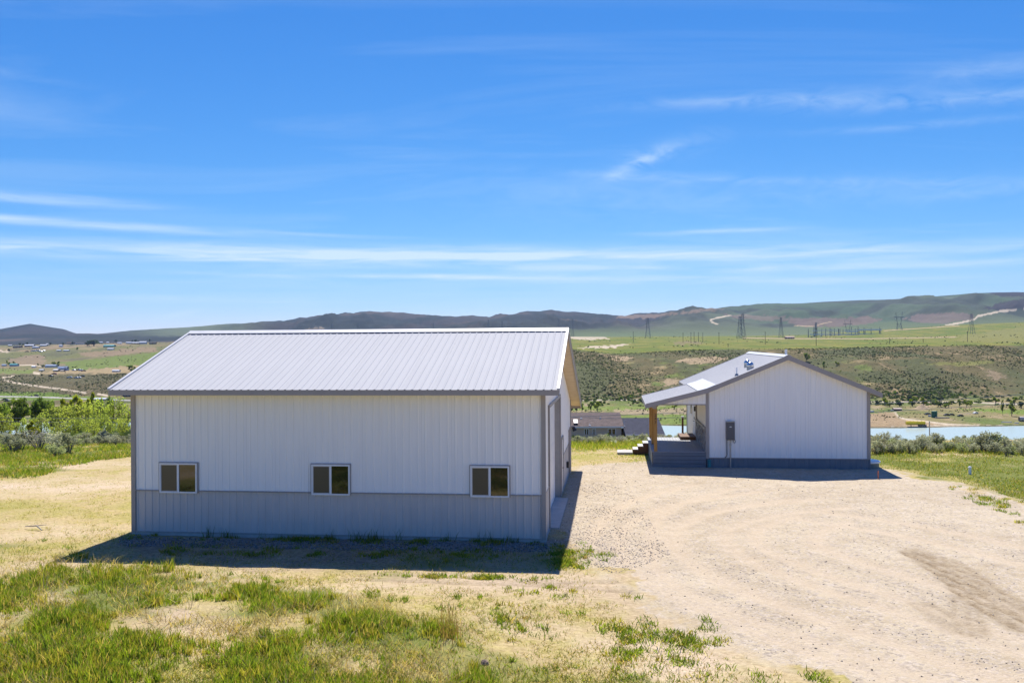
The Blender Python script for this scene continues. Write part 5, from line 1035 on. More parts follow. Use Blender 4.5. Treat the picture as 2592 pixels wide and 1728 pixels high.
TREES = {'green': [tree_proto(1, 10, 9, (.26, .34, .07), n=4200, lobes=14), tree_proto(2, 10, 9, (.24, .32, .07), n=4200, lobes=13)],
         'dark': [tree_proto(3, 10, 9, (.16, .23, .06), n=4200, lobes=13)],
         'yellow': [tree_proto(4, 10, 9, (.38, .38, .03), n=4200, lobes=14), tree_proto(5, 10, 8, (.36, .38, .035), n=3800, lobes=12)],
         'open': [tree_proto(6, 8, 10, (.38, .42, .11), n=1700, lobes=15, trunk=.026, low=.08, leaf=.26), tree_proto(7, 8, 10, (.34, .40, .10), n=1500, lobes=13, trunk=.026, low=.08, leaf=.26), tree_proto(8, 8, 9, (.38, .42, .14), n=1200, lobes=14, trunk=.024, low=.08, leaf=.24)],
         'far': [tree_proto(9, 7, 5, (.19, .26, .04), n=700, lobes=9, leaf=.5, ncl=3), tree_proto(10, 7, 6, (.24, .29, .035), n=700, lobes=9, leaf=.5, ncl=3)],
         'fardark': [tree_proto(11, 7, 6, (.06, .095, .035), n=700, lobes=9, leaf=.5, ncl=3)]}
PH = {'green': 10, 'dark': 10, 'yellow': 10, 'open': 8, 'far': 7, 'fardark': 7}; PW = {'green': 9, 'dark': 9, 'yellow': 9, 'open': 10, 'far': 5.5, 'fardark': 6}
first = {}
def tree(kind, px, ptop, wpx, label, group, Y=None, pbase=None, Y0=440):
    """stands on the land; its top is at photo row ptop"""
    if Y is None: x, Y, z = on_ground(px, pbase, Y0)
    else: x = P(px, ptop, Y).x; z = hf(x, Y)
    top = P(px, ptop, Y).z; h = max(top - z, 1.0); w = wpx * Y / F0; k = rnd.randrange(len(TREES[kind])); pr = TREES[kind][k]; s = (w / PW[kind], w / PW[kind], h / PH[kind] * 1.02); rzv = rnd.uniform(0, 6.28)
    if (kind, k) not in first: first[(kind, k)] = 1; pr.location = (x, Y, z); pr.rotation_euler = (0, 0, rzv); pr.scale = s; pr['label'] = label; pr['group'] = group; pr.name = 'tree'
    else: copy_thing(pr, (x, Y, z), rzv, s, label, group)
GL = 'trees on the slope left of the shop'
for a in [('green', 45, 1006, 62, 'full mid green tree at the left of the grove', 205), ('dark', 96, 1003, 50, 'dark green tree with shadowed trunks in the middle of the grove', 215), ('green', 128, 1012, 34, 'narrow green tree close right of the dark one', 222), ('green', 2, 1020, 44, 'green tree cut by the left edge of the view', 190), ('yellow', 158, 1000, 40, 'yellow green tree, left of the bright trio at the grove top', 250), ('yellow', 190, 990, 52, 'tallest bright yellow tree at the grove top', 262), ('yellow', 226, 999, 34, 'small yellow green tree at the right of the bright trio', 258), ('yellow', 237, 982, 32, 'round yellow green tree up by the dirt road', 300), ('dark', 278, 1000, 20, 'thin dark tree beside the shop corner by the highway', 285), ('green', 252, 1011, 26, 'small green tree below the trailer home', 275),
          ('open', 150, 1030, 90, 'open spring green tree with grey branches left of the shop', 165), ('open', 205, 1022, 88, 'wide open spring green tree in the middle of the slope', 158), ('open', 248, 1018, 84, 'open branching tree with dark forked trunks', 146), ('open', 292, 1012, 80, 'open tree with a leaning branch close to the shop', 150), ('open', 318, 1030, 60, 'sparse tree right against the shop corner', 135), ('open', 105, 1050, 74, 'bright low leafy tree in front of the dark tree', 128), ('open', 60, 1062, 60, 'low rounded tree with yellow leaves at the left of the slope', 118), ('open', 265, 1052, 64, 'low spring tree with dark stems before the shop corner', 118), ('open', 200, 1060, 70, 'low pale tree in front of the open trees', 122), ('yellow', 84, 1060, 40, 'low olive brown bush tree near the grey brush', 112), ('open', 10, 1046, 60, 'spring green tree low at the left edge', 140), ('open', 310, 1060, 44, 'short leafy tree by the shop wall edge', 112), ('open', 232, 1062, 56, 'short bushy tree between two forked trees', 113), ('open', 150, 1066, 50, 'short bushy tree between the pale and the bright one', 114), ('open', -45, 1040, 80, 'spring tree just past the left edge', 150)]:
    tree(a[0], a[1], a[2], a[3], a[4], GL, Y=a[5])
GV = 'trees along the foot of the far hillside'
for a in [('far', 2338, 1005, 17, 1029, 'round bright tree above the earth mound'), ('far', 2310, 1003, 14, 1028, 'slim bright tree left of the earth mound'), ('far', 2428, 1010, 10, 1031, 'narrow tree, left one of three in a row at the field edge'), ('far', 2446, 1010.5, 12, 1031, 'rounder tree, middle one of three in a row at the field edge'), ('far', 2458, 1014, 11, 1030, 'pale tree, right one of three in a row at the field edge'), ('far', 2402, 1017, 9, 1031, 'small tree before the row of three'), ('far', 2394, 1022, 13, 1033, 'low bright shrub tree in front of the row of three'), ('far', 2538, 1012, 8, 1051, 'tall thin tree with a bare trunk in the far field'), ('far', 2561, 1018, 17, 1053, 'bushy tree with a thick trunk beside the thin bare one'), ('far', 2568, 1004, 18, 1025, 'loose tree on the road line behind the field'), ('fardark', 2218, 1010, 22, 1023, 'dark tree just right of the house eave'), ('far', 2240, 1006, 16, 1026, 'bright tree right of the house eave'), ('far', 2252, 1018, 18, 1030, 'yellow bush tree left of the rusty shed'), ('fardark', 2278, 1014, 24, 1029, 'broad dark bush tree behind the rusty shed'), ('fardark', 2310, 1014, 12, 1030, 'dark tree beneath the slim bright one'), ('far', 2375, 1012, 16, 1030, 'bright tree between the mound and the row of three'), ('fardark', 2380, 1016, 16, 1030, 'dark bush beside the bright tree by the row of three'), ('far', 2520, 1003, 18, 1022, 'yellow tree high by the right end of the road line'), ('fardark', 2585, 1012, 20, 1033, 'dark bush at the right end of the field'),
          ('fardark', 1447, 1028, 8, 1043, 'dark narrow tree nearest the shop soffit'), ('fardark', 1459, 1027, 10, 1043, 'second dark narrow tree by the shop soffit'), ('far', 1473, 1023, 10, 1042, 'thin light tree between the dark pair and the full pair'), ('far', 1496, 1016, 18, 1041, 'full spring tree, left one of the pair behind the brown roof'), ('far', 1512, 1015.5, 18, 1041, 'full spring tree, right one of the pair behind the brown roof'), ('fardark', 1602, 1016, 6, 1026, 'small dark tree alone on the bank behind the navy roof'), ('far', 1708, 1022, 14, 1036, 'round tree seen under the porch roof'), ('far', 2085, 914, 8, 936, 'light tree on the slope behind the house roof'), ('far', 2118, 914, 12, 925, 'small bright tree higher on the slope behind the house'), ('far', 2042, 893, 20, 915, 'bright thicket tree just right of the house ridge')]:
    tree(a[0], a[1], a[2], a[3], a[5], GV, pbase=a[4], Y0=560)
GF = 'trees around the village and ranch'
for a in [('fardark', 50, 867, 8, 875, 'dark tree, left of the cluster at the village start'), ('fardark', 58, 868, 8, 875, 'dark tree, middle of the cluster at the village start'), ('fardark', 68, 865, 8, 874, 'taller dark tree at the right of the village start cluster'), ('fardark', 127, 866, 10, 873, 'green tree behind the small white cabin'), ('fardark', 160, 866, 12, 873, 'dark green tree left of the tan house'), ('fardark', 184, 863, 6, 872, 'narrow tree against the tan house'), ('fardark', 236, 857, 34, 876, 'big dark evergreen clump in the village'), ('fardark', 222, 864, 16, 876, 'lower dark tree joined to the evergreen clump'), ('fardark', 293, 858, 11, 866, 'round dark tree right of the evergreen clump'), ('fardark', 335, 859, 5, 866, 'dark tree, left of the pair above the right village'), ('fardark', 343, 857, 8, 867, 'dark tree, right of the pair above the right village'), ('fardark', 379, 856, 6, 866, 'narrow dark tree near the right end of the village'), ('far', 196, 878, 7, 886, 'small tree below the tan house'), ('fardark', 23, 881, 8, 890, 'dark tree by the pale track'), ('far', 20, 912, 9, 926, 'leafy tree left of the blue green barn'), ('far', 35, 914, 9, 924, 'leafy tree behind the blue green barn'), ('far', 136, 915, 14, 926, 'bright tree left behind the white ranch house'), ('far', 148, 914, 8, 929, 'narrow bright tree right of the white ranch house'), ('fardark', 108, 922, 12, 930, 'dark shrub tree left of the white ranch house'), ('far', 96, 919, 6, 927, 'small tree in the field left of the ranch house'), ('far', 332, 924, 28, 942, 'wide bright tree at the end of the tan field by the roof edge'), ('fardark', 106, 945, 8, 952, 'dark bush at the bench edge above the dirt road')]:
    tree(a[0], a[1], a[2], a[3], a[5], GF, pbase=a[4], Y0=1100)
for kk, lst in TREES.items():
    for i, pr in enumerate(lst):
        if (kk, i) not in first:
            for ch in list(pr.children): bpy.data.objects.remove(ch)
            bpy.data.objects.remove(pr)

# ------------------------------------------------------------------ scrub on the hillsides (uncountable)
def blobs(name, X_, Y_, Z_, S_, cols, seed=0, mat=None, n=9):
    """leafy shrubs: each one a tuft of n faces"""
    g = np.random.default_rng(seed); N_ = len(X_); d = g.normal(size=(N_, n, 3)); d /= np.linalg.norm(d, axis=2)[..., None]; d[..., 2] = np.abs(d[..., 2]) * .9
    p = np.stack([X_, Y_, Z_], -1)[:, None] + d * (S_[:, None, None] * g.uniform(.25, .55, (N_, n, 1))); a = g.normal(size=(N_, n, 3)); a /= np.linalg.norm(a, axis=2)[..., None]; b = np.cross(a, d); b /= (np.linalg.norm(b, axis=2)[..., None] + 1e-9)
    s = S_[:, None, None] * g.uniform(.28, .5, (N_, n, 1)); v = np.stack([p - a * s, p + b * s * .8, p + a * s, p - b * s * .8], 2).reshape(-1, 3); f = np.arange(N_ * n * 4).reshape(-1, 4)
    c = np.repeat(cols, n * 4, 0) * np.repeat(1 + g.normal(size=(N_ * n, 1)) * .15, 4, 0); return mesh_obj(name, np_mesh(name, v, f, mat or M_scrub, {'col': np.clip(c, .004, 1)}))
def scatter(n, y0, y1, p0, p1, dens, seed, near_bias=1.0):
    g = np.random.default_rng(seed); Y = y0 + (y1 - y0) * g.random(n) ** near_bias; px = g.uniform(p0, p1, n); X_ = (px - 1296) / F0 * Y; k = g.random(n) < dens(X_, Y, px); return X_[k], Y[k], px[k], g
X_, Y_, p_, g = scatter(60000, 805, 1180, -150, 2750, lambda x, y, p: np.clip(.30 + 2.4 * (fbm(x / 55, y / 90, 4, 101) - .43), .05, 1) * np.where(p < 700, sstep(975, 1010, y), 1), 1)
cz = fbm(X_ / 60, Y_ / 90, 3, 103)[:, None]; lowb = sstep(900, 810, Y_)[:, None] * (p_ > 800)[:, None]
cols = np.array([.082, .10, .045]) * (1 - cz) + np.array([.12, .145, .052]) * cz; gsel = (g.random((len(X_), 1)) < .10 + .25 * lowb); cols = np.where(gsel, np.array([.12, .175, .03]), cols); cols = np.where(~gsel & (g.random((len(X_), 1)) < .25), np.array([.10, .085, .05]), cols)
S_ = g.uniform(.6, 1.7, len(X_)) * (1 + .8 * lowb[:, 0]) * np.where(g.random(len(X_)) < .06, 1.7, 1)
tag(blobs('hillside_scrub', X_, Y_, h_at(X_, Y_), S_, cols, 2, None, 7), 'dense dark sage scrub dotting the slopes of the far hillside', 'scrub', kind='stuff')
X_, Y_, p_, g = scatter(4200, 720, 812, 1300, 2750, lambda x, y, p: np.clip(3.0 * (fbm(x / 30, y / 16, 3, 111) - .47), 0, 1) * sstep(725, 770, y), 3)
cols = np.where(g.random((len(X_), 1)) < .55, np.array([.13, .18, .03]), np.array([.05, .07, .03])); tag(blobs('valley_brush', X_, Y_, h_at(X_, Y_), g.uniform(1.2, 3.6, len(X_)), cols, 4, None, 12), 'bright and dark brush lining the foot of the far hillside', 'brush', kind='stuff')
X_, Y_, p_, g = scatter(7000, 575, 725, 1300, 2750, lambda x, y, p: np.clip(2.4 * (fbm(x / 22, y / 14, 3, 115) - .5), 0, .8) * sstep(596, 612, y), 5)
cols = np.where(g.random((len(X_), 1)) < .5, np.array([.10, .105, .07]), np.array([.12, .145, .04])); tag(blobs('meadow_brush', X_, Y_, h_at(X_, Y_), g.uniform(.5, 1.3, len(X_)), cols, 6), 'low grey and green brush on the flat beyond the lake', 'brush', kind='stuff')
X_, Y_, p_, g = scatter(9000, 1190, 3100, -150, 2750, lambda x, y, p: np.clip(2.6 * (fbm(x / 120, y / 240, 4, 121) - .54), 0, 1) * np.where(p < 750, 1.4, .8), 7)
cols = np.array([.055, .068, .028]) * g.uniform(.7, 1.4, (len(X_), 1)); tag(blobs('plateau_scrub', X_, Y_, h_at(X_, Y_), g.uniform(1.2, 3.0, len(X_)), cols, 8, None, 7), 'scattered dark scrub over the plateau pastures and village slope', 'scrub', kind='stuff')
X_, Y_, p_, g = scatter(5200, 66, 420, -160, 2750, lambda x, y, p: np.clip(2.4 * (fbm(x / 14, y / 18, 3, 125) - .40), .1, 1), 9, 1.8)
cols = np.where(g.random((len(X_), 1)) < .6, np.array([.25, .275, .19]), np.array([.18, .23, .05])); tag(blobs('slope_sagebrush', X_, Y_, h_at(X_, Y_), g.uniform(.7, 1.7, len(X_)), cols, 10, None, 26), 'sagebrush covering the slope that drops to the lake', 'sagebrush', kind='stuff')

# ------------------------------------------------------------------ sagebrush one can tell apart, along the edge of the yard
def sage_proto(seed, col, n=620):
    g = random.Random(seed); t = MB(); cents = []; rs = []
    for i in range(13):
        a = g.uniform(0, 6.28); r_ = g.uniform(.1, .48); z = g.uniform(.45, .92) * (1 - r_ * .5); c = (r_ * math.cos(a), r_ * math.sin(a), z); cents.append(c); rs.append(g.uniform(.10, .19)); t.tube([(c[0] * .1, c[1] * .1, -.05), (c[0] * .5, c[1] * .5, z * .45), c], [.022, .015, .006], 4, False)
    ca = np.array(cents); v, f, c = leaf_cloud(ca, np.array(rs), n, .045, col, .14, seed, 1.25)
    # upright grey-green shoots at the outer edge
    o = mesh_obj('sage_bush', np_mesh('sage_bush', v, f, M_sage, {'col': c})); t.build('stems', M_twig, o); return o
SAGE = [sage_proto(21, (.41, .415, .275)), sage_proto(22, (.45, .455, .32)), sage_proto(23, (.33, .35, .22)), sage_proto(24, (.35, .34, .29), 380), sage_proto(25, (.36, .40, .19))]
for o in SAGE: o.location = (0, 0, -500)
sfirst = set()
def sage(x, y, s, label, group, k=None):
    k = rnd.randrange(len(SAGE)) if k is None else k; z = hf(x, y) - .04; sc = (s * rnd.uniform(.95, 1.35), s * rnd.uniform(.95, 1.35), s * rnd.uniform(.85, 1.1)); rzv = rnd.uniform(0, 6.28)
    if k not in sfirst: o = SAGE[k]; sfirst.add(k); o.location = (x, y, z); o.rotation_euler = (0, 0, rzv); o.scale = sc
    else: o = copy_thing(SAGE[k], (x, y, z), rzv, sc)
    tag(o, label, 'sagebrush', group)
def zone(n, p0, p1, y0, y1, s0, s1, label, group):
    for k in range(n):
        px = p0 + (p1 - p0) * (k + rnd.random()) / n; y = rnd.uniform(y0, y1); sage((px - 1296) / F0 * y, y, rnd.uniform(s0, s1), label, group)
GR, GC_, GL_ = 'sagebrush between the lawn and the lake', 'sagebrush between the two buildings', 'sagebrush left of the shop'
zone(8, 2198, 2262, 46.6, 48.4, .5, .8, 'front row sagebrush next to the house, below the bare ground with the rusty shed', GR)
zone(8, 2198, 2280, 48.6, 52, .5, .8, 'back row sagebrush next to the house, against the lake', GR)
zone(8, 2262, 2372, 46.6, 48.2, .5, .78, 'front row sagebrush below the yellow trailer', GR)
zone(9, 2270, 2380, 48.6, 52, .5, .85, 'back row sagebrush below the yellow trailer, against the lake', GR)
zone(8, 2372, 2470, 46.4, 48.2, .5, .75, 'front row sagebrush around the lone metal stake', GR)
zone(8, 2372, 2470, 48.6, 52, .45, .8, 'back row sagebrush around the lone metal stake', GR)
zone(9, 2540, 2680, 44.6, 46.6, .55, .8, 'sagebrush right of the big clump, stepping down towards the lawn', GR)
zone(8, 2560, 2700, 47.6, 51, .5, .7, 'back row sagebrush at the right end of the band', GR)
for px, y, s, lb in ((2490, 47.4, 1.0, 'tall sagebrush at the left of the big clump'), (2508, 47.8, 1.12, 'tallest sagebrush in the middle of the big clump'), (2526, 47.6, 1.08, 'tall sagebrush at the right of the big clump'), (2478, 48.4, .95, 'lower sagebrush behind the left side of the big clump'), (2545, 46.4, .95, 'dense sagebrush just right of the big clump'), (2515, 46.3, .75, 'low sagebrush in front of the big clump')): sage((px - 1296) / F0 * y, y, s, lb, 'big sagebrush clump before the lake')
zone(9, 1440, 1500, 52.8, 54.2, .45, .65, 'sagebrush before the left windows of the brown roofed house', GC_)
zone(9, 1500, 1575, 52.8, 54.6, .45, .68, 'sagebrush before the right window of the brown roofed house', GC_)
zone(9, 1575, 1650, 53.2, 55, .48, .7, 'sagebrush before the navy roof', GC_)
zone(8, 1650, 1750, 54, 57, .5, .8, 'sagebrush seen through the porch, in front of the lake', GC_)
zone(8, -60, 60, 57.5, 60.5, .5, .9, 'silvery sagebrush at the left end of the band above the green grass', GL_)
zone(8, 60, 130, 57.5, 60.5, .45, .75, 'silvery sagebrush left of the middle of the band above the green grass', GL_)
zone(9, 160, 235, 56.5, 59, .6, .9, 'thick silvery sagebrush in the middle of the band above the green grass', GL_)
zone(9, 235, 345, 56.5, 59, .55, .85, 'thick silvery sagebrush next to the shop corner trim', GL_)
for px, y, s, k, lb in ((30, 50.0, 1.3, 2, 'dark sagebrush in the green grass nearest the left edge'), (48, 51.5, 1.3, 0, 'silvery sagebrush behind the dark one in the green grass'), (100, 52, 1.5, 3, 'bare stemmed sagebrush in the middle of the green grass'), (140, 51, 1.2, 1, 'pale sagebrush right of the bare stemmed one'), (172, 49.5, 1.25, 2, 'dark sagebrush farthest right in the green grass'), (142, 47.5, 1.0, 4, 'low greenish sagebrush at the front of the green grass'), (134, 55, .8, 2, 'small dark sagebrush high in the green grass')):
    sage((px - 1296) / F0 * y, y, s, lb, None, k)
for k in range(5): assert k in sfirst

# ------------------------------------------------------------------ grass
def blades(name, pts, hgt, wid, lean, cols, seed=0, bent=True, label=None, cat='grass', mat=None):
    g = np.random.default_rng(seed); n = len(pts); a = g.uniform(0, 6.28, n); dx, dy = np.cos(a), np.sin(a); z0 = hn(pts[:, 0], pts[:, 1]) - .015; b = g.uniform(0, 6.28, n); wx_, wy_ = np.cos(b) * wid, np.sin(b) * wid
    base = np.stack([pts[:, 0], pts[:, 1], z0], -1); side = np.stack([wx_, wy_, np.zeros(n)], -1); out = np.stack([dx, dy, np.zeros(n)], -1); up = np.array([0, 0, 1.0])
    if bent:
        mid = base + out * (lean * .35 * hgt)[:, None] + up * (.58 * hgt)[:, None]; tip = base + out * (lean * hgt)[:, None] + up * hgt[:, None]; v = np.stack([base - side, base + side, mid + side * .75, mid - side * .75, tip], 1).reshape(-1, 3)
        i = np.arange(n)[:, None] * 5; f = np.concatenate([i + np.array([[0, 1, 2]]), i + np.array([[0, 2, 3]]), i + np.array([[3, 2, 4]])]); cc = np.repeat(cols, 5, 0)
    else:
        tip = base + out * (lean * hgt)[:, None] + up * hgt[:, None]; v = np.stack([base - side, base + side, tip], 1).reshape(-1, 3); f = np.arange(n * 3).reshape(n, 3); cc = np.repeat(cols, 3, 0)
    o = mesh_obj(name, np_mesh(name, v, f, mat or M_blade, {'col': np.clip(cc, .004, 1)})); return tag(o, label, cat, kind='stuff')
# bilinear height of the yard mesh itself
def hn(X_, Y_):
    i = np.clip(np.searchsorted(ysn, Y_) - 1, 0, len(ysn) - 2); j = np.clip(np.searchsorted(xs, X_) - 1, 0, len(xs) - 2); fy = (Y_ - ysn[i]) / (ysn[i + 1] - ysn[i]); fx = (X_ - xs[j]) / (xs[j + 1] - xs[j])
    return np.where(Y_ > 69.5, h_at(X_, Y_), (GZ[i, j] * (1 - fx) + GZ[i, j + 1] * fx) * (1 - fy) + (GZ[i + 1, j] * (1 - fx) + GZ[i + 1, j + 1] * fx) * fy)
def gsamp(arr, X_, Y_):
    i = np.clip(np.searchsorted(ysn, Y_), 0, len(ysn) - 1); j = np.clip(np.searchsorted(xs, X_), 0, len(xs) - 1); return arr[i, j]
ct_, st_ = math.cos(TH), math.sin(TH)
def under(X_, Y_):
    lx = (X_ - .946) * ct_ - (Y_ - 26.5) * st_; ly = (X_ - .946) * st_ + (Y_ - 26.5) * ct_; a = (lx > -W - .03) & (lx < .04) & (ly > -.04) & (ly < D)
    lx = (X_ - 9.04) * ct_ - (Y_ - 41.8) * st_; ly = (X_ - 9.04) * st_ + (Y_ - 41.8) * ct_; return a | ((lx > -2.6) & (lx < HW + .05) & (ly > -.06) & (ly < HD))
def spread(n, poly_px, seed, dens=None, by_screen=True):
    """points on the yard inside a polygon of photo pixels; more of them close to the eye"""
    g = np.random.default_rng(seed); xs_, ys_ = zip(*poly_px); px = g.uniform(min(xs_), max(xs_), n); py = g.uniform(min(ys_), max(ys_), n)
    k = inpoly(px, py, poly_px); q = G(px[k], py[k]); m = ~under(q[:, 0], q[:, 1]) & (q[:, 1] > 5)
    if dens is not None: m &= g.random(len(q)) < dens(q[:, 0], q[:, 1])
    return q[m], g
def tuft(centres, radius, per, g):
    n = len(centres); off = g.normal(size=(n, per, 2)) * np.asarray(radius).reshape(-1, 1, 1) * .5; return (centres[:, None] + off).reshape(-1, 2), np.repeat(np.arange(n), per)
GREEN1 = np.array([.20, .275, .03]); GREEN2 = np.array([.17, .255, .04]); OLIVE = np.array([.34, .325, .06]); STRAW = np.array([.48, .38, .17]); PALEST = np.array([.50, .43, .27])
def shades(g, n, ws):
    base = np.stack([GREEN1, GREEN2, OLIVE, STRAW, PALEST]); k = g.choice(5, n, p=np.array(ws) / sum(ws)); return base[k] * (1 + g.normal(size=(n, 1)) * .14)
# tall tussocks in the left foreground
FG = [(-260, 1404), (150, 1402), (300, 1412), (420, 1432), (620, 1492), (830, 1520), (960, 1535), (1040, 1590), (1150, 1612), (1215, 1690), (1255, 1760), (1250, 1900), (-400, 1900)]
HOLE = [(340, 1570), (480, 1556), (600, 1562), (640, 1600), (560, 1618), (420, 1630), (345, 1610)]
clump = lambda x, y: fbm(x / 1.5, y / 1.5, 3, 131)
def fgd(x, y):
    w = [tuple(G(*p)) for p in HOLE]; return np.clip((clump(x, y) - .42) * 4.5, .03, 1) * ~inpoly(x, y, w)
cen, g = spread(7500, FG, 31, fgd)
rad = g.uniform(.06, .20, len(cen)); hts = g.uniform(.09, .27, len(cen)) * (.7 + .7 * np.clip((clump(cen[:, 0], cen[:, 1]) - .45) * 4, 0, 1)); kind = g.random(len(cen))
pts, own = tuft(cen, rad, 28, g); base_c = np.where((kind < .55)[:, None], GREEN1, np.where((kind < .8)[:, None], GREEN2, OLIVE)); cols = base_c[own] * (1 + g.normal(size=(len(own), 1)) * .16) * (.8 + .4 * g.random((len(cen), 1)))[own]
dryb = g.random(len(own)) < .14; cols[dryb] = STRAW * g.uniform(.7, 1.2, (dryb.sum(), 1))
blades('tussock_grass', pts, hts[own] * g.uniform(.55, 1.15, len(own)), g.uniform(.006, .012, len(own)), g.uniform(.1, .6, len(own)), cols, 32, True, 'tall green tussock grass over the left foreground')
# pale dead stems through it
cen, g = spread(2600, FG, 33, lambda x, y: np.clip((fbm(x / 1.1, y / 1.1, 3, 137) - .42) * 4, 0, 1)); pts, own = tuft(cen, np.full(len(cen), .22), 14, g)
blades('dead_grass', pts, g.uniform(.05, .34, len(pts)), g.uniform(.004, .008, len(pts)), g.uniform(.5, 2.0, len(pts)), np.where(g.random((len(pts), 1)) < .5, PALEST, STRAW) * g.uniform(.75, 1.15, (len(pts), 1)), 34, True, 'pale dead grass stems tangled through the foreground tussocks', 'dead grass')
# bent grey stalks and brown seed heads here and there
q = np.concatenate([spread(160, [(820, 1550), (930, 1540), (940, 1610), (820, 1620)], 56)[0][:26], spread(160, [(0, 1440), (180, 1440), (200, 1540), (0, 1560)], 57)[0][:40], spread(200, [(1640, 1600), (1800, 1610), (1780, 1700), (1640, 1680)], 58)[0][:34], spread(200, [(640, 1650), (900, 1660), (900, 1728), (640, 1728)], 59)[0][:26], spread(200, [(330, 1540), (620, 1550), (620, 1630), (330, 1640)], 60)[0][:50]]); g = np.random.default_rng(60)
blades('dead_stalks', q, g.uniform(.10, .45, len(q)), g.uniform(.006, .011, len(q)), g.uniform(.8, 2.4, len(q)), np.array([.50, .46, .38]) * g.uniform(.7, 1.15, (len(q), 1)), 67, True, 'bleached dead stalks bent over the bare spots of the foreground', 'dead stalks')
q = spread(600, [(1115, 1588), (1160, 1588), (1175, 1650), (1110, 1650)], 68)[0][:60]; g = np.random.default_rng(68)
blades('seed_stalks', q, g.uniform(.35, .62, len(q)), g.uniform(.006, .009, len(q)), g.uniform(.05, .3, len(q)), np.array([.19, .13, .06]) * g.uniform(.7, 1.2, (len(q), 1)), 69, True, 'upright brown seed stalks in the tussock at the foreground edge', 'seed stalks')
# mown dry grass in front of and left of the shop
DRYP = [(-300, 1160), (130, 1192), (335, 1150), (335, 1352), (300, 1362), (1380, 1380), (1500, 1425), (1690, 1548), (2060, 1728), (2060, 1900), (-400, 1900), (-400, 1400)]
cen, g = spread(36000, DRYP, 35, lambda x, y: np.clip(1 - 1.6 * gsamp(drive, x, y), 0, 1) * np.clip(.35 + 2.2 * (fbm(x / 1.3, y / 1.3, 4, 141) - .45), .05, 1) * (1 - .75 * gsamp(np.clip(bare, 0, 1), x, y)))
pts, own = tuft(cen, g.uniform(.08, .3, len(cen)), 7, g); gr = np.clip(gsamp(green, pts[:, 0], pts[:, 1]) * 1.3, 0, 1); sh_ = shades(g, len(pts), (1.0, .6, 2.2, 2.2, 1.2)); sg = shades(g, len(pts), (3, 2, 2, .8, .3)); cols = np.where((g.random(len(pts)) < gr)[:, None], sg, sh_)
blades('dry_grass', pts, g.uniform(.025, .085, len(pts)) * (1 + gr), g.uniform(.006, .013, len(pts)), g.uniform(.3, 1.6, len(pts)), cols, 36, False, 'short dry grass patched with green around the shop', 'dry grass')
# green weeds and small tufts over it
WEED = [(-300, 1200), (335, 1330), (300, 1362), (1380, 1384), (1500, 1425), (1690, 1548), (2060, 1728), (2060, 1900), (-300, 1900)]
cen, g = spread(1900, WEED, 37, lambda x, y: np.clip(5 * (fbm(x / .9, y / .9, 4, 143) - .56), 0, 1) * np.clip(1 - 1.3 * gsamp(drive, x, y), 0, 1))
pts, own = tuft(cen, g.uniform(.06, .26, len(cen)), 26, g); cols = shades(g, len(cen), (2, 3, 2, .2, 0))[own] * (1 + g.normal(size=(len(own), 1)) * .12)
blades('weed_tufts', pts, g.uniform(.03, .15, len(pts)), g.uniform(.007, .014, len(pts)), g.uniform(.3, 1.2, len(pts)), cols, 38, True, 'small green weed tufts dotted over the dry grass', 'weeds')
# weeds by the shop corner and along its wall; edge of the drive at the right
spots = []
for poly, n, s in (([(1395, 1375), (1470, 1372), (1545, 1400), (1530, 1432), (1410, 1440)], 240, 39), ([(320, 1352), (1375, 1372), (1378, 1382), (320, 1362)], 240, 40), ([(300, 1376), (1370, 1392), (1385, 1412), (300, 1398)], 190, 44), ([(2030, 1690), (2130, 1728), (2130, 1800), (1990, 1800)], 90, 45), ([(2390, 1215), (2592, 1270), (2592, 1330), (2420, 1260)], 120, 46), ([(900, 1452), (1400, 1462), (1400, 1470), (900, 1462)], 110, 47), ([(1560, 1560), (1780, 1560), (1850, 1620), (1700, 1650), (1560, 1610)], 120, 48), ([(1560, 1610), (1780, 1600), (1900, 1690), (1760, 1730), (1500, 1720)], 150, 49), ([(1250, 1480), (1560, 1490), (1620, 1600), (1250, 1600)], 90, 55)):
    q, g = spread(n * 6, poly, s, lambda x, y: np.clip(4 * (fbm(x / .7, y / .7, 3, 147) - .45), .05, 1)); spots.append(q[:int(n * .45)])
cen = np.concatenate(spots); g = np.random.default_rng(50); pts, own = tuft(cen, g.uniform(.10, .26, len(cen)), 26, g); cols = shades(g, len(cen), (3, 2.6, 2.2, .4, .1))[own] * 1.15 * (1 + g.normal(size=(len(own), 1)) * .14)
blades('wall_weeds', pts, g.uniform(.03, .13, len(pts)), g.uniform(.007, .015, len(pts)), g.uniform(.3, 1.2, len(pts)), cols, 51, True, 'green weeds along the shop wall and at the edges of the gravel', 'weeds')
cen = np.stack([np.random.default_rng(52).uniform(-9.5, .3, 26), np.zeros(26)], -1); cen[:, 1] = 26.5 - (cen[:, 0] - .946) * math.tan(TH) - .18; g = np.random.default_rng(53); pts, own = tuft(cen, np.full(26, .14), 13, g)
blades('wall_stems', pts, g.uniform(.08, .42, len(pts)) * np.repeat(g.uniform(.4, 1.1, 26), 13), g.uniform(.006, .010, len(pts)), g.uniform(.1, .6, len(pts)), shades(g, len(pts), (2, 4, 1, 0, 0)) * .8, 54, True, 'tall thin grass stems standing against the grey wainscot', 'grass')
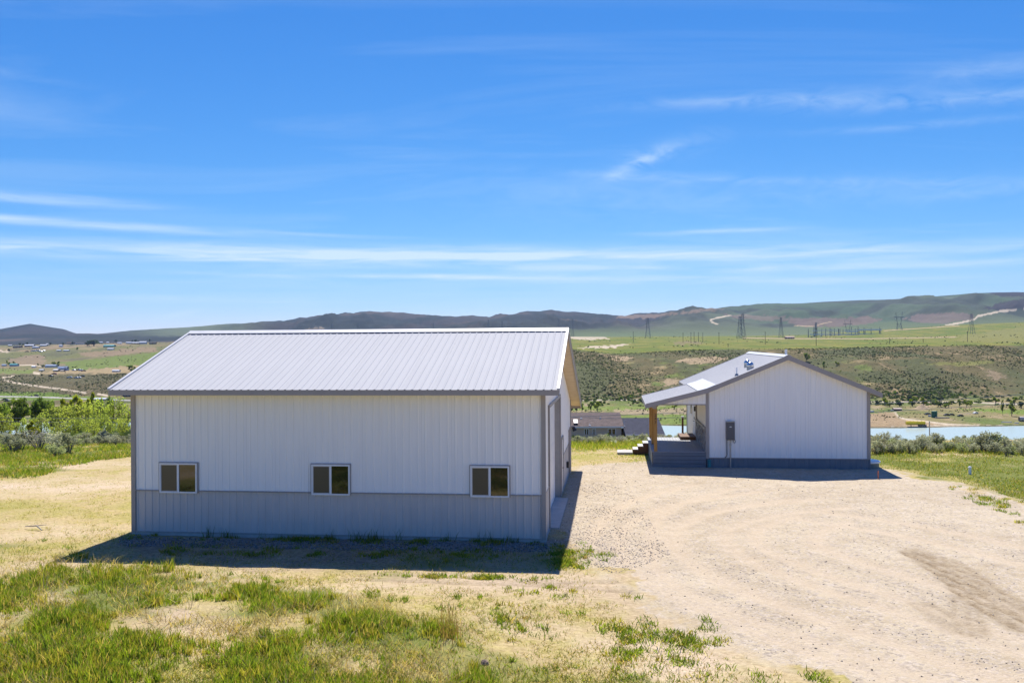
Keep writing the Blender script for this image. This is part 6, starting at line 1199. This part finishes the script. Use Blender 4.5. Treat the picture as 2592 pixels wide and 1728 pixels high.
# green lawns: right of the house, behind the house steps, tall grass left
LAWN = [(2150, 1108), (2720, 1112), (2720, 1290), (2592, 1266), (2420, 1217), (2262, 1188), (2195, 1176)]
q, g = spread(60000, LAWN, 61, lambda x, y: np.clip(.4 + 2 * (fbm(x / 1.6, y / 1.6, 3, 151) - .4), .1, 1) * np.clip(gsamp(green, x, y) + .25, 0, 1)); far_ = sstep(44, 50, q[:, 1])
cols = shades(g, len(q), (2.2, 2.6, 2, .9, .5)); tag_ = blades('right_lawn_grass', q, g.uniform(.04, .11, len(q)) * (1 + 2.2 * far_), g.uniform(.012, .022, len(q)), g.uniform(.2, 1.0, len(q)), cols, 62, False, 'green lawn grass right of the white house', 'lawn')
CEN_ = [(1436, 1100), (1720, 1100), (1690, 1172), (1436, 1180)]
q, g = spread(26000, CEN_, 63, lambda x, y: np.clip(gsamp(green, x, y) * 1.1 + .6 * (fbm(x / 1.5, y / 1.5, 3, 153) - .42), .03, 1)); far_ = sstep(48, 53, q[:, 1])
blades('back_lawn_grass', q, g.uniform(.04, .10, len(q)) * (1 + 3.5 * far_), g.uniform(.012, .022, len(q)), g.uniform(.2, .9, len(q)), shades(g, len(q), (3, 2.2, 2.2, .9, .4)), 64, False, 'green and dry grass between the shop and the porch steps', 'grass')
LEFT_ = [(-200, 1090), (345, 1092), (345, 1152), (250, 1165), (170, 1182), (100, 1205), (-60, 1222), (-200, 1225)]
cen, g = spread(9000, LEFT_, 65, lambda x, y: np.clip(.25 + 2.4 * (fbm(x / 1.8, y / 1.8, 3, 157) - .38), .1, 1)); pts, own = tuft(cen, g.uniform(.15, .4, len(cen)), 14, g); cols = shades(g, len(cen), (2, 3.6, 1.6, .9, .6))[own] * (1 + g.normal(size=(len(own), 1)) * .14)
blades('left_meadow_grass', pts, g.uniform(.06, .26, len(pts)), g.uniform(.012, .022, len(pts)), g.uniform(.2, 1.1, len(pts)), cols, 66, False, 'tall green meadow grass left of the shop', 'grass')

# ------------------------------------------------------------------ loose stones on the drive, wall pebbles, sticks, rock
def stones(name, pts, s, cols, seed, label):
    g = np.random.default_rng(seed); n = len(pts); oc = np.array([(1, 0, 0), (-.8, .1, 0), (0, 1, .1), (.1, -1, 0), (0, 0, .8), (0, 0, -.5)]); f0 = np.array([(0, 2, 4), (2, 1, 4), (1, 3, 4), (3, 0, 4), (2, 0, 5), (1, 2, 5), (3, 1, 5), (0, 3, 5)])
    a = g.uniform(0, 6.28, n); ca, sa = np.cos(a), np.sin(a); o3 = oc[None] * g.uniform(.6, 1.35, (n, 6, 1)) * s[:, None, None]; v = np.stack([o3[..., 0] * ca[:, None] - o3[..., 1] * sa[:, None], o3[..., 0] * sa[:, None] + o3[..., 1] * ca[:, None], o3[..., 2]], -1)
    v = v + np.stack([pts[:, 0], pts[:, 1], hn(pts[:, 0], pts[:, 1]) + s * .25], -1)[:, None]; f = (np.arange(n)[:, None, None] * 6 + f0[None]).reshape(-1, 3)
    return tag(mesh_obj(name, np_mesh(name, v.reshape(-1, 3), f, M_scrub_stone, {'col': np.repeat(cols, 6, 0)})), label, 'gravel', kind='stuff')
M_scrub_stone = leaf_mat('loose_stone', 0.0, (1, 1, 1), .9)
def stcol(g, n): base = np.stack([(.44, .37, .29), (.40, .33, .27), (.60, .53, .44), (.46, .39, .33), (.26, .215, .175)]); return base[g.choice(5, n, p=(.34, .2, .22, .16, .08))] * g.uniform(.8, 1.2, (n, 1))
gd = lambda x, y: np.clip(gsamp(drive, x, y) * 1.5 - .5, 0, 1) * np.clip(.06 + .9 * gsamp(wind, x, y) + .25 * (fbm(x / 2.2, y / 2.2, 4, 161) > .55), .04, 1) * (1 - .75 * gsamp(trk, x, y))
q, g = spread(30000, [(1380, 1165), (2200, 1172), (2720, 1285), (2720, 1900), (2200, 1900), (1380, 1400)], 71, gd); stones('drive_gravel', q, (.004 + .022 * g.random(len(q)) ** 3.5) * (1 + .4 * sstep(25, 38, q[:, 1])), stcol(g, len(q)), 72, 'loose stones over the gravel drive')
q, g = spread(12000, [(1395, 1190), (1560, 1180), (1700, 1400), (1560, 1450), (1390, 1400)], 73, lambda x, y: np.clip(5 * (fbm(x / 1.6, y / 1.6, 3, 163) - .4), .1, 1)); stones('corner_gravel', q, (.005 + .024 * g.random(len(q)) ** 3), stcol(g, len(q)) * .95, 74, 'coarser gravel beside the shop')
q, g = spread(7000, [(300, 1356), (1385, 1374), (1385, 1396), (300, 1378)], 75); stones('wall_pebbles', q, g.uniform(.015, .035, len(q)), g.uniform(.14, .40, (len(q), 1)) * np.array([1, .95, .9]), 76, 'strip of pale pebbles along the foot of the shop wall')
p0 = G(64, 1337); p1 = G(106, 1345); mb = MB(); a = Vector((p0[0], p0[1], .07)); b = Vector((p1[0], p1[1], .05)); m_ = (a + b) / 2 + Vector((.05, .1, .06)); mb.tube([a, m_, b], [.012, .022, .018], 6); mb.tube([m_, m_ + Vector((.3, .06, .02))], [.016, .006], 5)
tag(mb.build('dead_branch', pmat('bleached_branch', (.40, .36, .31), (.28, .25, .21), 8, .9)), 'thin grey dead branch lying on the dry grass left of the shop', 'branch')
def rock(px, py, s, mat, label, seed):
    g_ = G(px, py); mb = MB(); mb.dome((0, 0, -s * .3), s, s * 1.1, 9, 4); r3 = random.Random(seed); mb.v = [(x * r3.uniform(.75, 1.2), y * r3.uniform(.6, 1.1), z * r3.uniform(.8, 1.15)) for x, y, z in mb.v]; o = mb.build('rock', mat); y = float(g_[1]); x = float(g_[0]); o.location = (x, y, float(hn(np.array([x]), np.array([y]))[0])); tag(o, label, 'rock')
rock(1227, 1686, .10, pmat('brown_rock', (.27, .19, .14), (.18, .13, .10), 6, .9, bump=.5), 'single brown rock in the foreground at the edge of the tussocks', 1)
for i, (px, py) in enumerate(((1538, 1113), (1546, 1114), (1554, 1114))): rock(px, py, .34, M_pale, ('pale rock, left of three showing in the sagebrush band', 'pale rock, middle of three showing in the sagebrush band', 'pale rock, right of three showing in the sagebrush band')[i], 4 + i)
# ------------------------------------------------------------------ air
hz_ = MB().box(-9500, 9500, -300, 8600, -74, 560).build('haze', None); hz_['kind'] = 'stuff'
m = bpy.data.materials.new('valley_air'); m.use_nodes = True; nt2 = m.node_tree; nt2.nodes.clear()
pvn = nt2.nodes.new('ShaderNodeVolumePrincipled'); pvn.inputs['Color'].default_value = (.38, .62, 1, 1); pvn.inputs['Density'].default_value = 2.8e-5; pvn.inputs['Anisotropy'].default_value = .2
ou = nt2.nodes.new('ShaderNodeOutputMaterial'); nt2.links.new(pvn.outputs[0], ou.inputs['Volume']); hz_.data.materials.append(m)
